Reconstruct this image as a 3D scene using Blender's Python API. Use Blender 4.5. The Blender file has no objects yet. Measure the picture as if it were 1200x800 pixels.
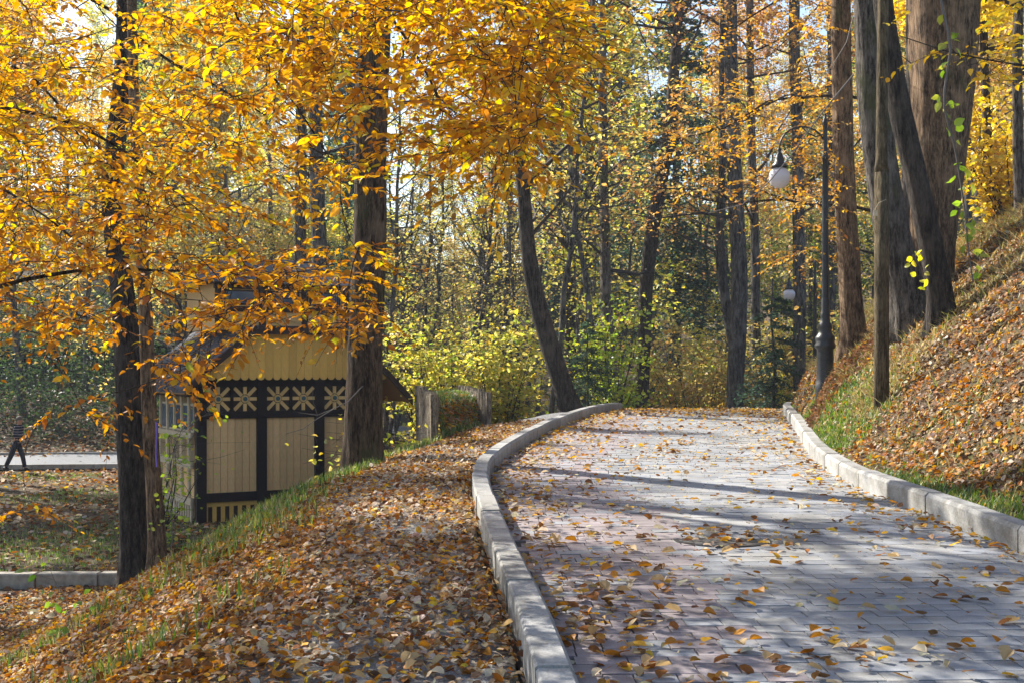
import bpy, math, random
import numpy as np
from mathutils import Vector, Matrix

rng = np.random.default_rng(7)
random.seed(7)
C = bpy.context.scene.collection
PI = math.pi

# ------------------------------------------------------------------ camera, world, sun, exposure
F = 1500.0            # focal length in pixels of the 1200 px wide photograph
HZ = 430.0            # pixel row of the horizon
EYE = 1.6
cam = bpy.data.cameras.new("camera")
cam.lens = 45.0; cam.sensor_width = 36.0
cam.shift_y = (HZ - 400.0) / 1200.0
cam.clip_start = 0.05; cam.clip_end = 2000
cam_o = bpy.data.objects.new("camera", cam); C.objects.link(cam_o)
cam_o.location = (0, 0, EYE); cam_o.rotation_euler = (PI / 2, 0, 0)
bpy.context.scene.camera = cam_o

SUN_EL, SUN_AHEAD = math.radians(35), math.radians(44)     # to the left and a little ahead
to_sun = Vector((-math.cos(SUN_EL) * math.cos(SUN_AHEAD), math.cos(SUN_EL) * math.sin(SUN_AHEAD), math.sin(SUN_EL)))
world = bpy.data.worlds.new("World"); bpy.context.scene.world = world
world.use_nodes = True
wn = world.node_tree
sky = wn.nodes.new("ShaderNodeTexSky"); sky.sky_type = 'NISHITA'; sky.sun_disc = False
sky.sun_elevation = SUN_EL; sky.sun_rotation = math.atan2(to_sun.x, to_sun.y)
bg = wn.nodes["Background"]; bg.inputs[1].default_value = 0.10
wn.links.new(sky.outputs[0], bg.inputs[0])
sun = bpy.data.lights.new("sun", 'SUN'); sun.energy = 5.0; sun.angle = math.radians(0.55)
sun.color = (1.0, 0.95, 0.86)
sun_o = bpy.data.objects.new("sun", sun); C.objects.link(sun_o)
sun_o.rotation_euler = to_sun.to_track_quat('Z', 'Y').to_euler(); sun_o.location = (-40, 20, 60)
vs = bpy.context.scene.view_settings
vs.view_transform = 'Standard'; vs.look = 'None'; vs.exposure = 1.32; vs.gamma = 1.0
bpy.context.scene.cycles.max_bounces = 7
bpy.context.scene.cycles.volume_bounces = 0

# ------------------------------------------------------------------ geometry of the place
def W(px, py, d):
    """a point of the place d metres ahead, seen at pixel (px, py)"""
    return np.array([(px - 600.0) / F * d, d, EYE + (HZ - py) / F * d])

def pathz(y):
    y = np.asarray(y, float)
    z = .0337 * y - .000411 * y * y
    z = z - np.where(y > 28, .01 * (np.minimum(y, 36) - 28) ** 2 + .16 * np.maximum(y - 36, 0), 0)
    z = np.where(y < 0, .0337 * y, z)
    return np.maximum(z, -1.75)

def depth_of(py):
    ds = np.linspace(3, 31, 3000)
    ys = HZ + F * (EYE - pathz(ds)) / ds
    return float(np.interp(-py, -ys, ds))

Lpx = [(668, 800), (640, 740), (622, 700), (600, 650), (588, 620), (577, 590), (570, 570), (575, 553), (590, 538), (622, 518), (652, 502), (684, 489), (715, 481)]
Rpx = [(1200, 648), (1169, 637), (1095, 605), (1060, 593), (1015, 579), (980, 560), (952, 540), (938, 515), (927, 497), (915, 482)]
def kerb_points(pp):
    a = np.array([[depth_of(y), (x - 600) / F * depth_of(y)] for x, y in pp]); a = a[np.argsort(a[:, 0])]
    s = .9
    lo = np.array([[-8, a[0, 1] + (a[0, 0] + 8) * (a[0, 1] - a[2, 1]) / (a[2, 0] - a[0, 0]) * .5]])
    hi = np.array([[33, a[-1, 1] + .33 * (33 - a[-1, 0])], [38, a[-1, 1] + .33 * (33 - a[-1, 0]) + .9], [46, a[-1, 1] + 4.5], [60, a[-1, 1] + 11]])
    a = np.vstack([lo, a[a[:, 0] < 31], hi])
    ys = np.arange(-8, 60, .25); xs = np.interp(ys, a[:, 0], a[:, 1])
    k = np.ones(7) / 7
    for _ in range(3):
        xs = np.convolve(np.pad(xs, 3, mode='reflect', reflect_type='odd'), k, mode='valid')
    return ys, xs
LY, LX = kerb_points(Lpx); RY, RX = kerb_points(Rpx)
def xL(y): return np.interp(y, LY, LX)
def xR(y): return np.interp(y, RY, RX)

def hsh(i, j, s):
    n = np.sin(i * 127.1 + j * 311.7 + s * 74.7) * 43758.5453
    return n - np.floor(n)
def vnoise(x, y, s=0):
    xi, yi = np.floor(x), np.floor(y); fx, fy = x - xi, y - yi
    fx = fx * fx * (3 - 2 * fx); fy = fy * fy * (3 - 2 * fy)
    return (hsh(xi, yi, s) * (1 - fx) + hsh(xi + 1, yi, s) * fx) * (1 - fy) + (hsh(xi, yi + 1, s) * (1 - fx) + hsh(xi + 1, yi + 1, s) * fx) * fy - .5

def sstep(a, b, x):
    t = np.clip((x - a) / (b - a), 0, 1); return t * t * (3 - 2 * t)
def softp(x, k=.35):
    return k * np.logaddexp(0, x / k)

LOW = -1.8
KW = .17
def T(x, y):
    x = np.asarray(x, float); y = np.asarray(y, float)
    p = pathz(y)
    tl = xL(y) - KW - x
    tr = x - xR(y) - KW
    rough = .10 * vnoise(x * .8, y * .8, 1) + .05 * vnoise(x * 2.3, y * 2.3, 2)
    # left: shoulder, then the slope down to the lower ground
    w = 1.45 + .35 * vnoise(y * .3, y * 0, 3)
    zl = p + .02 - .55 * (softp(tl - w) - softp(-w)) + rough * sstep(.4, 2.5, tl)
    low = LOW + .05 * vnoise(x * .5, y * .5, 4)
    zl = low + softp(zl - low, .18)
    # right: bank
    vw = .5 - .5 * sstep(13.5, 18, y)
    zr = p + .10 + .22 * np.minimum(tr, .45) + .92 * softp(tr - vw, .10) + .33 * sstep(0, .35, tr) * sstep(17, 20, y) + (rough * 1.5 + .13 * vnoise(x * 1.7, y * 1.7, 6) + .05 * vnoise(x * 4.5, y * 4.5, 7)) * sstep(.2, 1.5, tr)
    cap = p + 4.2 + .06 * np.maximum(tr - 5, 0)
    zr = cap - softp(cap - zr, .5)
    z = np.where(tl > 0, zl, np.where(tr > 0, zr, p - .14))
    # hills
    y0 = 51 + 30 * sstep(-17, -9, x) - 8 * sstep(5, 20, x)
    z = z + .30 * softp(y - y0, 2.0) - .30 * softp(y - 130, 12)
    return z

# ------------------------------------------------------------------ mesh helpers
class MB:
    def __init__(s): s.v = []; s.f3 = []; s.f4 = []; s.c = []; s.n = 0; s.ng = []
    def add(s, v, f, col=None):
        v = np.asarray(v, float).reshape(-1, 3)
        f = np.asarray(f, int)
        if f.shape[1] == 3: s.f3.append(f + s.n)
        else: s.f4.append(f + s.n)
        s.v.append(v)
        if col is None: col = (1, 1, 1)
        col = np.asarray(col, float)
        if col.ndim == 1: col = np.tile(col, (len(v), 1))
        s.c.append(col); s.n += len(v)
    def mesh(s, name, mat, smooth=False, color=True):
        me = bpy.data.meshes.new(name)
        v = np.vstack(s.v).astype(np.float32)
        f3 = np.vstack(s.f3) if s.f3 else np.zeros((0, 3), int)
        f4 = np.vstack(s.f4) if s.f4 else np.zeros((0, 4), int)
        me.vertices.add(len(v)); me.vertices.foreach_set("co", v.ravel())
        nl = f3.size + f4.size; me.loops.add(nl)
        me.loops.foreach_set("vertex_index", np.concatenate([f3.ravel(), f4.ravel()]).astype(np.int32))
        nf = len(f3) + len(f4); me.polygons.add(nf)
        tot = np.concatenate([np.full(len(f3), 3), np.full(len(f4), 4)])
        st = np.concatenate([[0], np.cumsum(tot)[:-1]]) if nf else np.zeros(0)
        me.polygons.foreach_set("loop_start", st.astype(np.int32))
        me.polygons.foreach_set("loop_total", tot.astype(np.int32))
        me.polygons.foreach_set("use_smooth", np.full(nf, bool(smooth)))
        me.update(calc_edges=True)
        if color:
            a = me.color_attributes.new("Col", 'FLOAT_COLOR', 'POINT')
            c = np.vstack(s.c); c = np.hstack([c, np.ones((len(c), 1))]).astype(np.float32)
            a.data.foreach_set("color", c.ravel())
        if mat: me.materials.append(mat)
        return me
    def build(s, name, mat, parent=None, smooth=False, **k):
        return link(name, s.mesh(name, mat, smooth), parent, **k)
    # --- shapes
    def box(s, c, size, R=None, col=None, bev=0.0):
        hx, hy, hz = [q / 2 for q in size]
        if bev <= 0:
            v = np.array([[x, y, z] for x in (-hx, hx) for y in (-hy, hy) for z in (-hz, hz)])
            f = [[0, 1, 3, 2], [4, 6, 7, 5], [0, 4, 5, 1], [2, 3, 7, 6], [0, 2, 6, 4], [1, 5, 7, 3]]
        else:
            b = bev; prof = [(-hz, 0), (hz - b, 0), (hz, b)]
            rings = [np.array([[-hx + i, -hy + i, z], [hx - i, -hy + i, z], [hx - i, hy - i, z], [-hx + i, hy - i, z]]) for z, i in prof]
            v = np.vstack(rings); f = []
            for r in range(2):
                for k in range(4):
                    a = r * 4 + k; b2 = r * 4 + (k + 1) % 4
                    f.append([a, b2, b2 + 4, a + 4])
            f.append([8, 9, 10, 11]); f.append([3, 2, 1, 0])
        if R is not None: v = v @ np.asarray(R).T
        s.add(v + np.asarray(c), f, col)
    def bar(s, a, b, w, t, col=None, up=(0, 0, 1)):
        a = np.asarray(a, float); b = np.asarray(b, float); d = b - a; L = np.linalg.norm(d); d /= L
        u = np.cross(d, up); 
        if np.linalg.norm(u) < 1e-4: u = np.cross(d, (0, 1, 0))
        u /= np.linalg.norm(u); n = np.cross(u, d)
        s.box((a + b) / 2, (w, L, t), np.array([u, d, n]).T, col)
    def tube(s, P, r, sides=8, cap=True, col=None, rough=0.0, phase=0, ridge=0.0):
        P = np.asarray(P, float); n = len(P); r = np.broadcast_to(np.asarray(r, float), (n,))
        tan = np.gradient(P, axis=0); tan /= np.linalg.norm(tan, axis=1)[:, None] + 1e-9
        ref = np.array([0, 0, 1.]) if abs(tan[0, 2]) < .9 else np.array([0, 1., 0])
        u = np.cross(tan, ref); u /= np.linalg.norm(u, axis=1)[:, None] + 1e-9
        w = np.cross(tan, u)
        th = np.arange(sides) / sides * 2 * PI
        rr = r[:, None] * np.ones(sides)[None]
        if rough:
            k1 = np.arange(sides)[None]; zz = np.arange(n)[:, None]
            rr = rr * (1 + rough * (np.sin(th * 3 + phase + zz * .13) * .6 + np.sin(th * 5 + phase * 2.3 - zz * .1) * .5 + (hsh(k1 + 0 * zz, zz + 0 * k1, phase) - .5) * .8))
        if ridge:
            zz = np.concatenate([[0], np.cumsum(np.linalg.norm(np.diff(P, axis=0), axis=1))])[:, None]
            R0 = float(np.median(r)); cs, sn = np.cos(th)[None] * R0, np.sin(th)[None] * R0
            def n3(f, g, q): return vnoise(cs * f + zz * .35 * g + q, sn * f + zz * g * .5 - q, q) 
            h = n3(24, 2.2, 1.) + .8 * n3(46, 5., 2.) + .5 * n3(70, 14., 3.)
            rr = rr * (1 + ridge * h + .10 * n3(3.2, .7, 4.) + .05 * n3(7, 2., 5.))
            rr = rr * (1 + .26 * np.exp(-zz / .3) * (np.cos(th * 5 + phase)[None] ** 2))
        v = P[:, None, :] + rr[:, :, None] * (np.cos(th)[None, :, None] * u[:, None, :] + np.sin(th)[None, :, None] * w[:, None, :])
        i = np.arange(n - 1)[:, None] * sides; k = np.arange(sides)[None]; k2 = (k + 1) % sides
        f = np.stack([i + k, i + k2, i + sides + k2, i + sides + k], -1).reshape(-1, 4)
        v = v.reshape(-1, 3)
        s.add(v, f, col)
        if cap and sides >= 3:
            base = s.n - len(v)
            for ring in (0, n - 1):
                s.v.append(P[ring][None]); s.c.append(s.c[-1][:1]); ci = s.n; s.n += 1
                o = base + ring * sides
                kk = np.arange(sides); s.f3.append(np.stack([np.full(sides, ci), o + (kk + 1) % sides, o + kk], -1) if ring == 0 else np.stack([np.full(sides, ci), o + kk, o + (kk + 1) % sides], -1))
    def lathe(s, c, prof, sides=20, col=None):
        c = np.asarray(c, float)
        th = np.arange(sides) / sides * 2 * PI
        v = np.array([[[r * math.cos(t), r * math.sin(t), z] for t in th] for r, z in prof]).reshape(-1, 3) + c
        i = np.arange(len(prof) - 1)[:, None] * sides; k = np.arange(sides)[None]; k2 = (k + 1) % sides
        s.add(v, np.stack([i + k, i + k2, i + sides + k2, i + sides + k], -1).reshape(-1, 4), col)
    def prism(s, pts2, fn, t0, t1, col=None):
        """polygon pts2 (a, b), extruded; fn(a, b, t) -> xyz ; fan triangulated (convex)"""
        n = len(pts2)
        v = [fn(a, b, t0) for a, b in pts2] + [fn(a, b, t1) for a, b in pts2]
        f = [[0, k, k + 1] for k in range(1, n - 1)] + [[n, n + k + 1, n + k] for k in range(1, n - 1)]
        s.add(v, f, col); s.f4.append(np.array([[k, n + k, n + (k + 1) % n, (k + 1) % n] for k in range(n)]) + s.n - 2 * n)

def link(name, me, parent=None, loc=None, **k):
    o = bpy.data.objects.new(name, me); C.objects.link(o)
    if parent: o.parent = parent
    if loc is not None: o.location = loc
    for a, b in k.items(): o[a] = b
    return o
def tag(o, label, cat, group=None, kind=None):
    if label: o['label'] = label
    if cat: o['category'] = cat
    if group: o['group'] = group
    if kind: o['kind'] = kind
    return o
def thing(name, label, cat, loc=(0, 0, 0), group=None):
    o = bpy.data.objects.new(name, None); C.objects.link(o); o.location = loc; o.empty_display_size = .2
    return tag(o, label, cat, group)
def norm(v): return v / (np.linalg.norm(v, axis=-1, keepdims=True) + 1e-9)

def leaf_arrays(mb, pos, fwd, up, L, Wd, colors, detail=1, fold=.25, droop=.15):
    N = len(pos)
    if N == 0: return
    fwd = norm(fwd); side = norm(np.cross(fwd, up)); up = norm(np.cross(side, fwd))
    L = np.broadcast_to(L, (N,))[:, None]; Wd = np.broadcast_to(Wd, (N,))[:, None]
    fo = np.broadcast_to(fold, (N,))[:, None]; dr = np.broadcast_to(droop, (N,))[:, None]
    if detail == 0:
        v = np.stack([pos, pos + fwd * L * .5 + side * Wd * .5 + up * Wd * fo * .6, pos + fwd * L - up * L * dr, pos + fwd * L * .45 - side * Wd * .5 + up * Wd * fo], 1)
        f = np.arange(N)[:, None] * 4 + np.arange(4)[None]
        mb.add(v.reshape(-1, 3), f, np.repeat(colors, 4, 0))
    elif detail == 2:
        n1 = rng.random(N)[:, None]; n2 = rng.random(N)[:, None]; lob = 1 + .25 * (n1 - .5)
        def at(q, w, k): return pos + fwd * L * q - up * L * (dr * (1.6 * q * q) - .10 * q) + side * Wd * w + up * Wd * (abs(w) * fo * (1.6 if w > 0 else 1.0 + n2) + k * .06)
        v = np.stack([pos, at(.14, .26, n1), at(.42, .50, -n2) * 1.0, at(.72, .36, n1 * 1.5), at(1.0, 0, 0), at(.70, -.38, n2), at(.40, -.47, -n1), at(.12, -.28, n2), at(.30, 0, 0), at(.65, 0, 0)], 1)
        b = np.arange(N)[:, None] * 10
        f4 = np.concatenate([b + np.array([q]) for q in ([0, 1, 2, 8], [8, 2, 3, 9], [0, 8, 6, 7], [8, 9, 5, 6])], 0)
        f3 = np.concatenate([b + np.array([q]) for q in ([9, 3, 4], [9, 4, 5])], 0)
        mb.f3.append(f3 + mb.n); mb.add(v.reshape(-1, 3), f4, np.repeat(colors, 10, 0))
    else:
        a = pos; m = up * Wd * fo
        v = np.stack([a, a + fwd * L * .28 + side * Wd * .46 + m, a + fwd * L * .68 + side * Wd * .42 + m - up * L * dr * .4,
                      a + fwd * L - up * L * dr, a + fwd * L * .68 - side * Wd * .42 + m - up * L * dr * .4, a + fwd * L * .28 - side * Wd * .46 + m * .8], 1)
        b = np.arange(N)[:, None] * 6
        f = np.concatenate([b + np.array([[0, 1, 2, 3]]), b + np.array([[0, 3, 4, 5]])], 0)
        mb.add(v.reshape(-1, 3), f, np.repeat(colors, 6, 0))

def pal(N, cols, weights, jit=.12, r=None):
    r = r or rng
    cols = np.array(cols, float); w = np.array(weights, float); w /= w.sum()
    k = r.choice(len(cols), N, p=w)
    c = cols[k] * (1 + jit * r.normal(size=(N, 1))) * (1 + .05 * r.normal(size=(N, 3)))
    return np.clip(c, .004, .95)

# ------------------------------------------------------------------ materials
def newmat(name):
    m = bpy.data.materials.new(name); m.use_nodes = True
    nt = m.node_tree
    for n in list(nt.nodes): nt.nodes.remove(n)
    out = nt.nodes.new("ShaderNodeOutputMaterial")
    return m, nt, out
def N_(nt, t, **k):
    n = nt.nodes.new(t)
    for a, b in k.items():
        if a in n.inputs: n.inputs[a].default_value = b
        else: setattr(n, a, b)
    return n
def ramp(nt, fac, stops):
    r = nt.nodes.new("ShaderNodeValToRGB"); e = r.color_ramp.elements
    while len(e) > 1: e.remove(e[-1])
    e[0].position = stops[0][0]; e[0].color = (*stops[0][1], 1)
    for p, c in stops[1:]:
        x = e.new(p); x.color = (*c, 1)
    nt.links.new(fac, r.inputs[0]); return r.outputs[0]
def mixc(nt, fac, a, b, mode='MIX'):
    n = nt.nodes.new("ShaderNodeMix"); n.data_type = 'RGBA'; n.blend_type = mode
    for s, v in ((0, fac), (6, a), (7, b)):
        if hasattr(v, 'node'): nt.links.new(v, n.inputs[s])
        else: n.inputs[s].default_value = v if s == 0 else (*v, 1)
    return n.outputs[2]
def coords(nt, kind='Object', scale=(1, 1, 1)):
    t = nt.nodes.new("ShaderNodeTexCoord"); m = nt.nodes.new("ShaderNodeMapping"); m.inputs['Scale'].default_value = scale
    nt.links.new(t.outputs[kind], m.inputs[0]); return m.outputs[0]
def noise(nt, vec, scale, detail=4, rough=.6):
    n = N_(nt, "ShaderNodeTexNoise"); n.inputs['Scale'].default_value = scale; n.inputs['Detail'].default_value = detail; n.inputs['Roughness'].default_value = rough
    nt.links.new(vec, n.inputs[0]); return n.outputs[0]
def bump(nt, h, strength, dist=.02):
    b = nt.nodes.new("ShaderNodeBump"); b.inputs['Strength'].default_value = strength; b.inputs['Distance'].default_value = dist
    nt.links.new(h, b.inputs['Height']); return b.outputs[0]

def leaf_mat(name, transl=.5, gloss=.06, sat=1.15):
    m, nt, out = newmat(name)
    at = nt.nodes.new("ShaderNodeAttribute"); at.attribute_name = "Col"
    nz = noise(nt, coords(nt), 45, 2)
    c = mixc(nt, 1.0, at.outputs[0], ramp(nt, nz, [(.3, (.72, .68, .6)), (.6, (1.05, 1.05, 1.05))]), 'MULTIPLY')
    d = nt.nodes.new("ShaderNodeBsdfDiffuse"); t = nt.nodes.new("ShaderNodeBsdfTranslucent"); g = nt.nodes.new("ShaderNodeBsdfGlossy")
    hs = nt.nodes.new("ShaderNodeHueSaturation"); hs.inputs['Saturation'].default_value = sat; hs.inputs['Value'].default_value = 1.1
    nt.links.new(c, hs.inputs['Color'])
    nt.links.new(c, d.inputs[0]); nt.links.new(hs.outputs[0], t.inputs[0]); g.inputs['Roughness'].default_value = .48; g.inputs[0].default_value = (1, 1, 1, 1)
    a = nt.nodes.new("ShaderNodeMixShader"); a.inputs[0].default_value = transl
    nt.links.new(d.outputs[0], a.inputs[1]); nt.links.new(t.outputs[0], a.inputs[2])
    b = nt.nodes.new("ShaderNodeMixShader"); b.inputs[0].default_value = gloss
    nt.links.new(a.outputs[0], b.inputs[1]); nt.links.new(g.outputs[0], b.inputs[2])
    nt.links.new(b.outputs[0], out.inputs[0]); return m

def principled(name, col_fn, rough=.8, bump_fn=None, metallic=0, spec=.3):
    m, nt, out = newmat(name)
    p = nt.nodes.new("ShaderNodeBsdfPrincipled"); p.inputs['Roughness'].default_value = rough; p.inputs['Metallic'].default_value = metallic
    p.inputs['Specular IOR Level'].default_value = spec
    c = col_fn(nt)
    if hasattr(c, 'node'): nt.links.new(c, p.inputs['Base Color'])
    else: p.inputs['Base Color'].default_value = (*c, 1)
    if bump_fn: nt.links.new(bump_fn(nt), p.inputs['Normal'])
    nt.links.new(p.outputs[0], out.inputs[0]); return m

def bark_mat(name, dark, light, moss=None, scale=1.0, mossamt=.5):
    def col(nt):
        v = coords(nt, 'Object', (9 * scale, 9 * scale, 1.6 * scale))
        a = noise(nt, v, 2.4, 7, .75)
        c = ramp(nt, a, [(.40, dark), (.5, tuple((x + y) / 2 for x, y in zip(dark, light))), (.62, light)])
        f2 = noise(nt, coords(nt, 'Object', (42 * scale, 42 * scale, 7 * scale)), 2.0, 5, .7)
        c = mixc(nt, 1.0, c, ramp(nt, f2, [(.38, (.42, .40, .38)), (.6, (1.15, 1.15, 1.15))]), 'MULTIPLY')
        b = noise(nt, coords(nt, 'Object', (1, 1, .6)), 3.0, 3)
        c = mixc(nt, ramp(nt, b, [(.52, (0, 0, 0)), (.68, (.5, .5, .5))]), c, tuple(min(1, x * 1.3) for x in light))
        if moss:
            b2 = noise(nt, coords(nt, 'Object', (1, 1, .5)), 2.0, 4)
            c = mixc(nt, ramp(nt, b2, [(1 - mossamt, (0, 0, 0)), (1.14 - mossamt, (.85, .85, .85))]), c, moss)
        return c
    def bp(nt):
        v = coords(nt, 'Object', (9 * scale, 9 * scale, 1.4 * scale))
        n1 = noise(nt, v, 2.4, 7, .75)
        return bump(nt, n1, 1.0, .12 / scale)
    return principled(name, col, .9, bp, spec=.15)

M = {}
M['leaf'] = leaf_mat('leaf', .60, .035, 1.1)
M['dry_leaf'] = leaf_mat('dry_leaf', .35, .018, 1.15)
M['grass'] = leaf_mat('grass', .45, .05)
M['bark'] = bark_mat('bark', (.035, .027, .022), (.27, .235, .20), (.09, .10, .03), 1.0, .42)
M['bark_mid'] = bark_mat('bark_mid', (.035, .023, .015), (.24, .165, .105), (.07, .08, .022), 1.0, .45)
M['bark_dark'] = bark_mat('bark_dark', (.016, .012, .010), (.13, .105, .085), None, 1.1)
M['bark_brown'] = bark_mat('bark_brown', (.06, .038, .024), (.44, .295, .18), (.09, .10, .03), 1.0, .4)
M['bark_far'] = bark_mat('bark_far', (.035, .031, .03), (.24, .225, .215), None, .6)
M['twig'] = principled('twig', lambda nt: (.045, .036, .032), .9)
M['twig_pale'] = principled('twig_pale', lambda nt: (.16, .14, .125), .8)

def ground_col(nt):
    v = coords(nt)
    a = noise(nt, v, 1.1, 5); b = noise(nt, v, 28, 5)
    c = ramp(nt, b, [(.3, (.035, .024, .016)), (.5, (.11, .078, .05)), (.72, (.22, .17, .12))])
    g = ramp(nt, b, [(.3, (.02, .03, .008)), (.7, (.10, .12, .03))])
    c = mixc(nt, ramp(nt, a, [(.5, (0, 0, 0)), (.62, (.75, .75, .75))]), c, g)
    at = nt.nodes.new("ShaderNodeAttribute"); at.attribute_name = "Col"
    sep = nt.nodes.new("ShaderNodeSeparateColor"); nt.links.new(at.outputs[0], sep.inputs[0])
    gr = ramp(nt, noise(nt, v, 90, 3), [(.3, (.10, .10, .105)), (.6, (.30, .295, .29)), (.75, (.45, .44, .43))])
    c = mixc(nt, sep.outputs[0], c, gr)
    return c
M['ground'] = principled('ground', ground_col, .95, lambda nt: bump(nt, noise(nt, coords(nt), 30, 5, .7), .8, .05), spec=.1)

def paver_col(nt):
    at = nt.nodes.new("ShaderNodeAttribute"); at.attribute_name = "Col"
    v = coords(nt)
    c = mixc(nt, 1.0, at.outputs[0], ramp(nt, noise(nt, v, 130, 3, .7), [(.3, (.74, .74, .74)), (.6, (1.08, 1.08, 1.08))]), 'MULTIPLY')
    c = mixc(nt, 1.0, c, ramp(nt, noise(nt, v, 1.7, 4, .6), [(.32, (.66, .65, .63)), (.6, (1.06, 1.06, 1.06))]), 'MULTIPLY')
    return c
M['paver'] = principled('paver', paver_col, .72, lambda nt: bump(nt, noise(nt, coords(nt), 160, 3, .7), .25, .004), spec=.35)
M['joint'] = principled('joint', lambda nt: ramp(nt, noise(nt, coords(nt), 60, 3), [(.3, (.035, .033, .03)), (.7, (.09, .085, .08))]), .95)
M['kerb'] = principled('kerb', lambda nt: mixc(nt, 1.0, mixc(nt, 1.0, ramp(nt, N_(nt, 'ShaderNodeObjectInfo').outputs['Random'], [(0, (.78, .77, .75)), (1, (1.04, 1.04, 1.04))]), ramp(nt, noise(nt, coords(nt), 70, 4, .7), [(.3, (.27, .265, .255)), (.55, (.38, .375, .36)), (.75, (.47, .46, .45))]), 'MULTIPLY'), ramp(nt, noise(nt, coords(nt), 5.0, 6, .7), [(.36, (.66, .64, .59)), (.54, (1, 1, 1))]), 'MULTIPLY'), .85, lambda nt: bump(nt, noise(nt, coords(nt), 45, 5, .7), .4, .012))
M['asphalt'] = principled('asphalt', lambda nt: ramp(nt, noise(nt, coords(nt), 12, 5), [(.3, (.10, .105, .115)), (.7, (.19, .195, .21))]), .8)
M['iron'] = principled('iron', lambda nt: ramp(nt, noise(nt, coords(nt), 25, 3), [(.3, (.010, .011, .013)), (.7, (.03, .031, .034))]), .42, lambda nt: bump(nt, noise(nt, coords(nt), 60, 3), .15, .01), spec=.5)
M['cover'] = principled('cover', lambda nt: ramp(nt, noise(nt, coords(nt), 40, 4), [(.3, (.06, .057, .053)), (.7, (.19, .18, .165))]), .6, None, .5)
M['globe'] = principled('globe', lambda nt: (.66, .63, .66), .3, None, 0, .5)

def painted(name, base, dirt=.35, sc=6, grain=True):
    def col(nt):
        v = coords(nt, 'Object', (1, 1, .25))
        c = mixc(nt, ramp(nt, noise(nt, v, sc * 5, 5, .7), [(.35, (dirt, dirt, dirt)), (.6, (0, 0, 0))]), base, tuple(x * .55 for x in base))
        i = nt.nodes.new("ShaderNodeObjectInfo")
        c = mixc(nt, 1.0, c, ramp(nt, i.outputs['Random'], [(0, (.84, .84, .84)), (1, (1.06, 1.06, 1.06))]), 'MULTIPLY')
        return c
    return principled(name, col, .75, lambda nt: bump(nt, noise(nt, coords(nt, 'Object', (8, 8, 1)), 10, 4), .35, .008))
M['ochre'] = painted('ochre', (.82, .54, .25))
M['ochre_light'] = painted('ochre_light', (.80, .49, .12), .25)
M['petal'] = painted('petal', (.80, .54, .22), .3)
M['dark_beam'] = painted('dark_beam', (.022, .014, .012), .3)
M['cream'] = painted('cream', (.58, .48, .33), .45)
M['fascia'] = painted('fascia', (.05, .028, .02), .4)
M['roof'] = principled('roof', lambda nt: ramp(nt, noise(nt, coords(nt), 7, 5), [(.3, (.035, .04, .05)), (.55, (.08, .085, .105)), (.7, (.14, .09, .05))]), .85, lambda nt: bump(nt, noise(nt, coords(nt), 14, 3), .3, .02))
M['soffit'] = painted('soffit', (.30, .17, .06), .3)
M['glass'] = principled('glass', lambda nt: (.05, .09, .15), .08, None, 0, .8)
M['boss'] = principled('boss', lambda nt: (.06, .12, .13), .4)
M['log'] = bark_mat('log', (.11, .08, .055), (.62, .52, .38), (.12, .13, .05), 1.2, .33)
M['stone'] = principled('stone', lambda nt: ramp(nt, noise(nt, coords(nt), 9, 5), [(.3, (.20, .175, .14)), (.7, (.40, .36, .29))]), .9, lambda nt: bump(nt, noise(nt, coords(nt), 14, 4), .5, .03))
M['pole'] = bark_mat('pole', (.075, .055, .03), (.27, .21, .12), (.12, .11, .045), .8, .42)
M['skin'] = principled('skin', lambda nt: (.45, .26, .18), .6)
M['trousers'] = principled('trousers', lambda nt: (.018, .022, .035), .9)
M['hair'] = principled('hair', lambda nt: (.14, .125, .115), .8)
M['shoe'] = principled('shoe', lambda nt: (.012, .012, .013), .6)
M['red_cloth'] = principled('red_cloth', lambda nt: (.55, .02, .03), .8)
M['ribbon'] = principled('ribbon', lambda nt: (.22, .15, .55), .6)
def stripes(nt):
    w = N_(nt, "ShaderNodeTexWave"); w.wave_type = 'BANDS'; w.bands_direction = 'Z'; w.inputs['Scale'].default_value = 3.6; w.inputs['Distortion'].default_value = .3
    nt.links.new(coords(nt), w.inputs[0])
    return ramp(nt, w.outputs['Fac'], [(.0, (.014, .016, .035)), (.88, (.018, .02, .045)), (.94, (.30, .28, .30)), (1, (.42, .38, .40))])
M['sweater'] = principled('sweater', stripes, .95)

# ------------------------------------------------------------------ ground
tl = np.concatenate([[0, .05, .15], np.arange(.3, 9, .22), 9 * 1.11 ** np.arange(0, 28)])
tr = tl
ins = np.linspace(0, 1, 5)[1:-1]
yy = np.concatenate([np.arange(-8, 36, .25), 36 * 1.028 ** np.arange(0, 75)])
rows = []
for y in yy:
    a, b = float(xL(min(y, 59))), float(xR(min(y, 59)))
    k = 1 if y < 60 else 1
    rows.append(np.concatenate([(a - KW - tl)[::-1], a - .02 + (b - a + .04) * np.concatenate([[0], ins, [1]]), b + KW + tr]))
X = np.array(rows); Y = np.repeat(yy[:, None], X.shape[1], 1)
Z = T(X, Y)
nc = X.shape[1]
i = np.arange(len(yy) - 1)[:, None] * nc; k = np.arange(nc - 1)[None]
f = np.stack([i + k, i + k + 1, i + nc + k + 1, i + nc + k], -1).reshape(-1, 4)
TL = xL(Y) - KW - X
grav = sstep(0, .15, TL) * (1 - sstep(1.1, 1.9, TL + .8 * vnoise(X, Y, 9))) * (Y < 34)
mb = MB(); mb.add(np.stack([X, Y, Z], -1).reshape(-1, 3), f, np.stack([grav, grav, grav], -1).reshape(-1, 3))
ground = mb.build('ground', M['ground'], smooth=True, kind='structure')

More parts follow.
